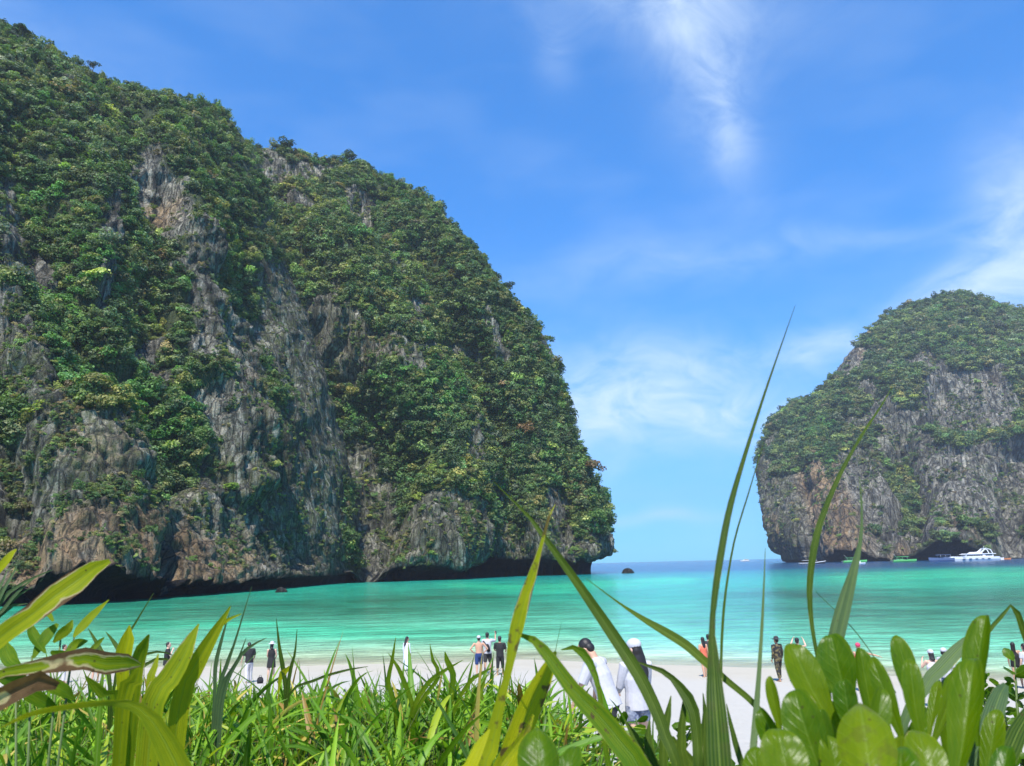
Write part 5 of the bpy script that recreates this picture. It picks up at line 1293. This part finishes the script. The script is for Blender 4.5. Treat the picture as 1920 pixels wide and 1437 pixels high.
# yellowing lily in the middle
p = plant('spider_lily', 'tall yellow-green spotted lily with a withered brown tip in the middle of the frame', 'plant', 925, 0.72)
leaf(p, [(905, 1500, 36), (922, 1400, 36), (938, 1320, 22), (953, 1262, 17), (961, 1218, 24), (968, 1185, 31), (982, 1130, 29), (1000, 1075, 19), (1013, 1030, 10), (1024, 990, 7), (1032, 962, 6), (1041, 946, 2)], m_lily, (.70, .74), fold=.3, tone=.62, spots=.8, tip=.55, twist=15, n=46)
leaf(p, [(930, 1500, 46), (950, 1437, 54), (975, 1370, 58), (1000, 1310, 52), (1025, 1260, 36), (1042, 1222, 6)], m_lily, (.76, .80), fold=.15, tone=.88, spots=.9, rag=.06, twist=-20)
leaf(p, [(868, 1500, 30), (884, 1437, 32), (900, 1400, 26), (918, 1368, 5)], m_lily, (.66, .68), fold=.3, tone=.95, twist=25)
leaf(p, [(935, 1480, 20), (960, 1410, 22), (985, 1375, 18), (1000, 1340, 6)], m_lily, (.70, .74), fold=.3, tone=.7, spots=.5, twist=-30)
p = plant('spider_lily', 'dark green lily leaf blotched with brown, arching across the lower middle', 'plant', 1200, 0.66)
leaf(p, [(1240, 1560, 58), (1196, 1437, 56), (1164, 1392, 52), (1123, 1342, 46), (1077, 1296, 35), (1042, 1248, 29), (1015, 1214, 24), (990, 1194, 12), (952, 1190, 2)], m_lily, (.66, .74), fold=.2, tone=.12, spots=1.6, brown=.10, twist=10, n=44, label='arching dark green leaf with brown blotches')
leaf(p, [(1150, 1500, 14), (1135, 1400, 12), (1127, 1320, 11), (1120, 1279, 13), (1109, 1248, 19), (1096, 1227, 22), (1077, 1214, 12), (1052, 1219, 2)], m_lily, (.80, .86), fold=.2, tone=.15, tip=.2, twist=20, n=40)
p = plant('spider_lily', 'long narrow deep green lily leaf slanting up left across the headland', 'plant', 1260, 0.82)
leaf(p, [(1275, 1480, 22), (1250, 1385, 26), (1228, 1326, 28), (1201, 1271, 29), (1170, 1221, 28), (1131, 1163, 25), (1077, 1085, 19), (1015, 1000, 11), (988, 965, 7), (924, 902, 1)], m_blade, (.82, .95), fold=.30, tone=.22, twist=8, n=46)
leaf(p, [(1480, 1500, 12), (1445, 1370, 14), (1413, 1320, 14), (1363, 1277, 15), (1320, 1240, 19), (1286, 1210, 21), (1248, 1186, 19), (1209, 1163, 13), (1162, 1132, 5), (1100, 1086, 1)], m_blade, (.92, 1.0), fold=.3, tone=.35, twist=-15, n=44, ground=False)
leaf(p, [(1310, 1470, 22), (1308, 1390, 24), (1300, 1330, 28), (1284, 1300, 26), (1266, 1278, 15), (1246, 1260, 13), (1193, 1241, 2)], m_blade, (.88, .94), fold=.25, tone=.15, twist=15, n=36)
for pts, tn in (([(1246, 1480, 18), (1244, 1390, 20), (1252, 1340, 15), (1258, 1305, 2)], .25), ([(1290, 1490, 20), (1276, 1400, 22), (1280, 1345, 16), (1284, 1296, 2)], .3), ([(1220, 1490, 22), (1205, 1420, 24), (1190, 1380, 18), (1172, 1350, 3)], .2), ([(1325, 1490, 18), (1318, 1400, 20), (1322, 1350, 14), (1318, 1300, 2)], .1),
                ([(1180, 1490, 16), (1170, 1420, 20), (1150, 1385, 14), (1120, 1372, 2)], .3), ([(1335, 1490, 18), (1298, 1437, 22), (1268, 1395, 18), (1230, 1365, 3)], .25), ([(1400, 1490, 14), (1385, 1420, 16), (1372, 1370, 12), (1362, 1320, 2)], .2), ([(1260, 1500, 24), (1225, 1437, 26), (1215, 1395, 20), (1218, 1350, 3)], .15)):
    leaf(p, pts, m_blade, (.9, .92), tone=tn, fold=.3, twist=random.uniform(-30, 30), n=20, across=7)

# tall blades to the right of the middle
p = plant('tall_grass', 'tallest dark grass blade reaching high into the sky', 'grass', 1355, 0.60)
leaf(p, [(1360, 1560, 58), (1350, 1437, 54), (1346, 1370, 48), (1341, 1300, 38), (1338, 1236, 25), (1335, 1180, 13), (1340, 1120, 14), (1350, 1050, 16), (1368, 955, 14), (1398, 850, 9), (1440, 720, 5), (1491, 573, 1)], m_blade, (.60, .62, .64, .66, .67, .68, .69, .70, .72, .75, .78, .82), fold=.35, tone=.02, spots=.12, twist=(-10, 12), n=60)
leaf(p, [(1365, 1437, 7), (1354, 1320, 7), (1352, 1250, 6), (1355, 1170, 6), (1362, 1100, 5), (1378, 1010, 4), (1405, 920, 3), (1432, 828, 1)], m_blade, (.85, .95), fold=.3, tone=.15, n=40, across=5)
leaf(p, [(1405, 1500, 16), (1411, 1420, 16), (1417, 1345, 14), (1424, 1250, 9), (1430, 1150, 6), (1435, 1028, 1)], m_glauc, (.78, .86), fold=.35, tone=.5, n=40, across=7)
p = plant('tall_grass', 'twisted narrow grass blade rising in front of the island', 'grass', 1540, 0.85)
leaf(p, [(1560, 1400, 8), (1532, 1230, 8), (1522, 1170, 9), (1518, 1100, 13), (1528, 1020, 15), (1546, 958, 12), (1580, 880, 9), (1620, 810, 6), (1650, 765, 4), (1676, 721, 1)], m_blade, (.86, .95), fold=.3, tone=.12, n=50, twist=(-40, 20), across=7)
p = plant('tall_grass', 'pair of stiff grey-green blades rising behind the thick bright leaves', 'grass', 1570, 0.9)
leaf(p, [(1540, 1400, 20), (1566, 1235, 20), (1585, 1150, 19), (1603, 1070, 13), (1615, 1000, 7), (1615, 940, 4), (1611, 893, 1)], m_glauc, (.88, .95), fold=.5, tone=.2, n=40, across=7)
leaf(p, [(1530, 1400, 16), (1556, 1215, 16), (1576, 1135, 16), (1597, 1068, 9), (1612, 1012, 2)], m_glauc, (.92, .97), fold=.5, tone=.1, n=36, across=7)
leaf(p, [(1680, 1300, 2), (1652, 1252, 2), (1600, 1180, 2), (1530, 1110, 1)], m_glauc, (.95, .95), tone=.3, ground=False, n=16, across=3, name='stalk')
p = plant('tall_grass', 'broad pale green blade slanting behind the thick leaves at the right', 'grass', 1725, 1.0)
leaf(p, [(1690, 1400, 18), (1735, 1288, 26), (1762, 1256, 30), (1790, 1226, 29), (1812, 1203, 20), (1828, 1189, 6)], m_glauc, (.98, 1.0), fold=.2, tone=.35, n=30, twist=10)
leaf(p, [(1730, 1400, 9), (1765, 1290, 10), (1788, 1262, 9), (1808, 1236, 3)], m_glauc, (1.0, 1.0), fold=.3, tone=.6, n=20, twist=10, across=5)
p = plant('tall_grass', 'bent green blade kinked over at the right edge', 'grass', 1850, 0.9)
leaf(p, [(1800, 1300, 9), (1845, 1195, 9), (1868, 1168, 8), (1886, 1146, 8), (1897, 1134, 6), (1904, 1142, 11), (1912, 1162, 15), (1928, 1210, 13)], m_blade, (.9, .9), fold=.3, tone=.3, n=36, across=7)
p = plant('spider_lily', 'blunt blue-green strap leaf at the lower right', 'plant', 1850, 0.72)
leaf(p, [(1830, 1500, 44), (1848, 1400, 46), (1862, 1340, 42), (1876, 1300, 32), (1886, 1284, 12)], m_glauc, (.72, .76), fold=.15, tone=.0, n=26, twist=-12)
leaf(p, [(1870, 1500, 40), (1890, 1420, 40), (1910, 1370, 36), (1940, 1320, 20)], m_blade, (.7, .74), fold=.2, tone=.05, n=24)

# beach naupaka: thick bright leaves at the lower right
p = plant('beach_naupaka', 'beach naupaka shrub with thick glossy bright green leaves at the lower right', 'shrub', 1640, 0.62)
g0 = Vector(p.location)
cl = [(1560, 1480, .60), (1640, 1520, .55), (1720, 1480, .62), (1800, 1490, .64), (1480, 1520, .58)]
for cx_, cy_, yy in cl:
    tp = Vector(at(cx_, cy_, yy)) - g0
    s_ = MB(); s_.tube([(0, 0, -.03), tp * .45 + Vector((tp.x * .2, 0, -.02)), tp * .8, tp], [.013, .012, .010, .008], 10); s_.build('stem', m_stem, p)
def naupaka(base, apex, wmax, Y, bulge=0.0, **kw):
    bx, by = base; ax, ay = apex; dx, dy = ax - bx, ay - by
    L_ = math.hypot(dx, dy); nx, ny = -dy / L_, dx / L_
    prof = [(0, .16), (.2, .32), (.40, .64), (.58, .92), (.72, 1.0), (.84, .90), (.93, .66), (.98, .36), (1.0, .04)]
    wmax = wmax * .88
    pts = [(bx + dx * s + nx * bulge * math.sin(math.pi * s), by + dy * s + ny * bulge * math.sin(math.pi * s), wmax * wv_) for s, wv_ in prof]
    kw['tone'] = kw.get('tone', .2) + random.uniform(-.12, .45); kw['fold'] = kw.get('fold', .18) + random.uniform(-.05, .2); kw['curl'] = kw.get('curl', 0) + random.uniform(-.3, .3)
    return leaf(p, pts, m_naup, Y, ground=False, n=34, across=13, **kw)
for a in [dict(base=(1720, 1380), apex=(1680, 1191), wmax=56, Y=(.68, .70), tone=.35, twist=-15, bulge=6), dict(base=(1835, 1400), apex=(1848, 1154), wmax=64, Y=(.70, .72), tone=.35, twist=28, curl=.2, bulge=-10),
          dict(base=(1600, 1370), apex=(1558, 1190), wmax=92, Y=(.66, .68), tone=.25, twist=10, fold=.25), dict(base=(1590, 1400), apex=(1484, 1207), wmax=88, Y=(.64, .67), tone=.12, twist=-18, bulge=-8), dict(base=(1470, 1400), apex=(1442, 1268), wmax=32, Y=(.66, .67), tone=.25, twist=20),
          dict(base=(1705, 1420), apex=(1634, 1232), wmax=50, Y=(.63, .66), tone=.3, twist=15, fold=.3), dict(base=(1735, 1420), apex=(1706, 1236), wmax=52, Y=(.62, .64), tone=.3, twist=-10, fold=.3, bulge=-4), dict(base=(1738, 1400), apex=(1760, 1276), wmax=32, Y=(.66, .68), tone=.3, twist=30),
          dict(base=(1735, 1430), apex=(1808, 1240), wmax=46, Y=(.62, .64), tone=.25, twist=-35, fold=.3), dict(base=(1600, 1400), apex=(1582, 1275), wmax=66, Y=(.62, .63), tone=.10, twist=25), dict(base=(1640, 1430), apex=(1662, 1300), wmax=44, Y=(.65, .66), tone=.15, twist=0),
          dict(base=(1780, 1530), apex=(1826, 1236), wmax=82, Y=(.58, .62), tone=.30, twist=18, fold=.38, bulge=4), dict(base=(1570, 1520), apex=(1490, 1294), wmax=104, Y=(.57, .60), tone=.22, twist=12, fold=.15, bulge=-6), dict(base=(1500, 1560), apex=(1458, 1367), wmax=116, Y=(.53, .56), tone=.08, twist=-10, spots=.15, brown=.0),
          dict(base=(1650, 1560), apex=(1612, 1318), wmax=142, Y=(.48, .55), tone=.28, twist=0, curl=-.35, fold=.05, spots=.25), dict(base=(1770, 1560), apex=(1722, 1371), wmax=98, Y=(.52, .56), tone=.2, twist=-15, fold=.2, spots=.2), dict(base=(1860, 1560), apex=(1890, 1400), wmax=60, Y=(.58, .6), tone=.15, twist=20),
          dict(base=(1640, 1500), apex=(1530, 1300), wmax=70, Y=(.70, .72), tone=.0, twist=10), dict(base=(1660, 1500), apex=(1740, 1330), wmax=60, Y=(.72, .74), tone=.0, twist=-30), dict(base=(1520, 1520), apex=(1425, 1330), wmax=60, Y=(.68, .7), tone=.1, twist=25), dict(base=(1640, 1540), apex=(1655, 1345), wmax=70, Y=(.66, .68), tone=.05, twist=35),
          dict(base=(1800, 1540), apex=(1770, 1330), wmax=60, Y=(.68, .70), tone=.05, twist=-30), dict(base=(1590, 1540), apex=(1555, 1380), wmax=80, Y=(.56, .58), tone=.15, twist=-20), dict(base=(1840, 1520), apex=(1870, 1330), wmax=56, Y=(.70, .72), tone=.1, twist=15), dict(base=(1690, 1560), apex=(1690, 1400), wmax=90, Y=(.5, .53), tone=.2, twist=20, spots=.15), dict(base=(1430, 1560), apex=(1415, 1400), wmax=70, Y=(.6, .62), tone=.1, twist=10),
          dict(base=(1560, 1430), apex=(1525, 1232), wmax=60, Y=(.70, .72), tone=.1, twist=20), dict(base=(1650, 1430), apex=(1612, 1215), wmax=56, Y=(.71, .73), tone=.1, twist=-25), dict(base=(1790, 1430), apex=(1785, 1262), wmax=50, Y=(.71, .72), tone=.1, twist=30), dict(base=(1625, 1480), apex=(1655, 1290), wmax=56, Y=(.60, .62), tone=.25, twist=-20),
          dict(base=(1690, 1500), apex=(1690, 1380), wmax=60, Y=(.6, .6), tone=.2, twist=-25), dict(base=(1560, 1500), apex=(1540, 1330), wmax=60, Y=(.62, .63), tone=.15, twist=30)]:
    naupaka(**a)
q = p
p = plant('beach_naupaka', 'single broad round naupaka leaf at the bottom edge below the yellow spotted leaves', 'shrub', 1012, 0.6)
s_ = MB(); g0 = Vector(p.location); tp = Vector(at(1015, 1560, .58)) - g0; s_.tube([(0, 0, -.03), tp * .5, tp], [.008, .007, .006], 8); s_.build('stem', m_stem, p)
naupaka(base=(1018, 1560), apex=(1008, 1365), wmax=108, Y=(.56, .6), tone=.08, twist=-8, curl=-.2, spots=.15)
naupaka(base=(1030, 1560), apex=(1080, 1400), wmax=60, Y=(.58, .62), tone=.1, twist=20)

# low leafy shrubs on the sand at the right
def small_shrub(label, px, Y, n, hgt, spread, seed):
    pl = plant('low_shrub', label, 'shrub', px, Y)
    r = np.random.default_rng(seed)
    VV, QQ, uvs, o = [], [], [], 0
    for k in range(max(3, n // 14)):
        a = r.uniform(0, 6.28); tipv = Vector((math.cos(a) * spread * r.uniform(.3, 1), math.sin(a) * spread * r.uniform(.3, 1), hgt * r.uniform(.6, 1)))
        s_ = MB(); s_.tube([(0, 0, -.02), tipv * .5 + Vector((0, 0, hgt * .12)), tipv], [.006, .005, .002], 6); s_.build('stem', m_stem, pl)
        for j in range(14):
            f = r.uniform(.3, 1.0); c = tipv * f + Vector((0, 0, hgt * .12 * math.sin(math.pi * f)))
            d = Vector((r.normal(), r.normal(), r.uniform(-.1, 1.0))).normalized(); L_ = r.uniform(.030, .055)
            s2 = d.cross(Vector((r.normal(), r.normal(), r.normal()))).normalized(); nn_ = d.cross(s2)
            for t_, w_ in ((0, .05), (.3, .7), (.6, 1), (.85, .7), (1, .08)):
                m_ = c + d * (L_ * t_) + nn_ * (0.15 * L_ * t_ * t_)
                for sgn in (-1, 0, 1):
                    VV.append(tuple(m_ + s2 * (sgn * w_ * L_ * .30) + nn_ * (abs(sgn) * .05 * L_))); uvs.append((sgn * .5 + .5, t_))
            for i in range(4):
                for e in range(2):
                    b = o + i * 3 + e; QQ.append((b, b + 1, b + 4, b + 3))
            o += 15
    nV = len(VV)
    me = np_mesh('foliage', np.array(VV), np.array(QQ), {'tone': ('FLOAT', np.full(nV, .1)), 'brown': ('FLOAT', np.full(nV, .05)), 'spots': ('FLOAT', np.full(nV, .1))}, np.array(uvs))
    f = link('foliage', me, m_naup, pl); f['kind'] = 'stuff'
small_shrub('small-leaved shrub on the sand at the bottom right corner', 1900, 2.4, 160, .50, .30, 3)
small_shrub('small-leaved shrub on the sand behind the thick bright leaves', 1800, 2.8, 120, .34, .34, 4)
small_shrub('small round-leaved shrub by the legs of the walking couple', 1215, 2.2, 120, .34, .22, 5)
small_shrub('small round-leaved shrub between the tall blade and the thick bright leaves', 1395, 2.0, 90, .28, .25, 6)

# ------------------------------------------------------------------ the grass itself
m_grass, t = new_mat('beach_grass')
ac = t.n('ShaderNodeAttribute', None, attribute_name='blade_colour').outputs['Color']
uv = t.n('ShaderNodeTexCoord').outputs['UV']
u = t.n('ShaderNodeSeparateXYZ', {0: uv}).outputs[0]
edge = t.math('ABSOLUTE', t.math('SUBTRACT', t.math('MULTIPLY', u, 2.0), 1.0))
c = t.mix(t.ramp(edge, [(0.0, 0.5), (0.25, 0.0)]), ac, t.mix(0.5, ac, (0.34, 0.40, 0.14)))
bs = princ(t, **{'Base Color': c, 'Roughness': 0.45, 'Specular IOR Level': 0.25})
tr = t.n('ShaderNodeBsdfTranslucent', {'Color': t.mix(1.0, c, (1.2, 1.25, 0.5), 'MULTIPLY')})
finish(t, t.n('ShaderNodeMixShader', {0: 0.32, 1: bs.outputs[0], 2: tr.outputs[0]}).outputs[0])
def grass(name, label, culms, seed):
    r = np.random.default_rng(seed)
    base, hgt, nleaf = culms
    n = len(base)
    lean = r.normal(0, .30, (n, 2)); lean[:, 0] += 0.10
    topv = np.stack([lean[:, 0], lean[:, 1], np.ones(n)], -1) * hgt[:, None]
    idx = np.repeat(np.arange(n), nleaf)
    m_ = len(idx); f = r.uniform(.25, 1.0, m_) ** .8
    p0 = base[idx] + topv[idx] * f[:, None]
    a = r.uniform(0, 2 * np.pi, m_); elev = r.normal(.95, .35, m_)
    hd = np.stack([np.cos(a), np.sin(a), np.zeros(m_)], -1)
    d0 = hd * np.cos(elev)[:, None] + np.array([0, 0, 1]) * np.sin(elev)[:, None]
    L = r.lognormal(np.log(.115), .32, m_) * np.interp(p0[:, 1], [.8, 1.4, 3], [.8, 1, 1.15]); W_ = r.uniform(.006, .0115, m_) * np.clip(L / .12, .6, 1.4)
    sag = r.uniform(.1, .9, m_) * L
    ns = 7; tt = np.linspace(0, 1, ns)
    cen = p0[:, None] + d0[:, None] * (L[:, None] * tt)[..., None] + np.array([0, 0, -1]) * (sag[:, None] * tt ** 2 * .6)[..., None] + hd[:, None] * (sag[:, None] * tt ** 2 * .25)[..., None]
    sd3 = np.cross(d0, np.array([0, 0, 1.0])) + 0.35 * r.normal(size=(m_, 3)); sd3 /= np.linalg.norm(sd3, axis=1)[:, None]
    nn_ = np.cross(sd3, d0)
    prof = np.array([.55, .95, 1.0, .88, .68, .40, .03])
    half = (W_[:, None] / 2 * prof)[..., None]
    Lf = cen - sd3[:, None] * half + nn_[:, None] * half * .35
    Rt = cen + sd3[:, None] * half + nn_[:, None] * half * .35
    V = np.stack([Lf, cen, Rt], 2).reshape(-1, 3)                      # m, ns, 3
    q0 = np.array([[i * 3 + e, i * 3 + e + 1, (i + 1) * 3 + e + 1, (i + 1) * 3 + e] for i in range(ns - 1) for e in range(2)])
    Q = (q0[None] + (np.arange(m_) * ns * 3)[:, None, None]).reshape(-1, 4)
    pal = np.array([(0.055, 0.135, 0.014), (0.085, 0.190, 0.018), (0.125, 0.240, 0.024), (0.200, 0.270, 0.030), (0.040, 0.100, 0.018), (0.34, 0.28, 0.13), (0.16, 0.10, 0.05)])
    k = r.choice(7, m_, p=[.26, .28, .19, .09, .09, .06, .03])
    cl = pal[k] * np.array([1.35, 1.28, .6]) * r.uniform(.8, 1.4, m_)[:, None]
    cl = np.concatenate([cl, np.ones((m_, 1))], -1)
    cl = np.repeat(cl, ns * 3, 0)
    uv = np.tile(np.stack([np.tile([0, .5, 1], ns), np.repeat(tt, 3)], -1), (m_, 1))
    # culms
    o = link(name, np_mesh(name, V, Q, {'blade_colour': ('FLOAT_COLOR', cl)}, uv), m_grass)
    cs = np.array([[math.cos(q_), math.sin(q_), 0] for q_ in (0, 2.09, 4.19)]) * .0022
    Vc = np.concatenate([base[:, None] + cs, base[:, None] + topv[:, None] * .55 + cs * .8, base[:, None] + topv[:, None] + cs * .4], 1).reshape(-1, 3)
    qc = np.array([[i * 3 + e, i * 3 + (e + 1) % 3, (i + 1) * 3 + (e + 1) % 3, (i + 1) * 3 + e] for i in range(2) for e in range(3)])
    Qc = (qc[None] + (np.arange(n) * 9)[:, None, None]).reshape(-1, 4)
    cc = np.repeat(np.concatenate([np.array([(.14, .17, .05)]) * r.uniform(.6, 1.3, (n, 1)), np.ones((n, 1))], -1), 9, 0)
    s_ = link('stems', np_mesh('stems', Vc, Qc, {'blade_colour': ('FLOAT_COLOR', cc)}, np.zeros((len(Vc), 2))), m_grass, o); s_['kind'] = 'stuff'
    return tag(o, label, 'grass', kind='stuff')
r = np.random.default_rng(77)
n = 17000
gyv = 0.80 + 2.9 * r.random(n) ** 0.85
gpx = r.uniform(-330, 1420, n)
gxv = (gpx - 975) / F_PX * gyv
edge_y = np.interp(gpx, [-400, 950, 1050, 1090, 1200, 1330, 1420], [3.6, 3.3, 2.4, 1.6, 1.5, 1.4, 1.1]) + 0.35 * fbm(np.stack([gxv * 1.3, gyv * 1.3, 0 * gxv], -1), 2)
keep = (gyv < edge_y) & (r.random(n) < np.clip(0.35 + gyv / 2.6, 0, 1)) & (r.random(n) < np.interp(gpx, [-400, 1000, 1150, 1420], [1, 1, .6, .2]))
gxv, gyv, gpx = gxv[keep], gyv[keep], gpx[keep]
base = np.stack([gxv, gyv, ground_z(gxv, gyv)], -1)
hg = np.clip(0.73 - 0.139 * gyv - 0.128, .06, .42) * r.uniform(.55, 1.0, len(base)) * np.interp(gpx, [940, 1050, 1080, 1240, 1420], [1, .85, .5, .5, .6])
grass('grass', 'dense green beach grass filling the foreground below the people', (base, hg, r.integers(3, 7, len(base))), 21)
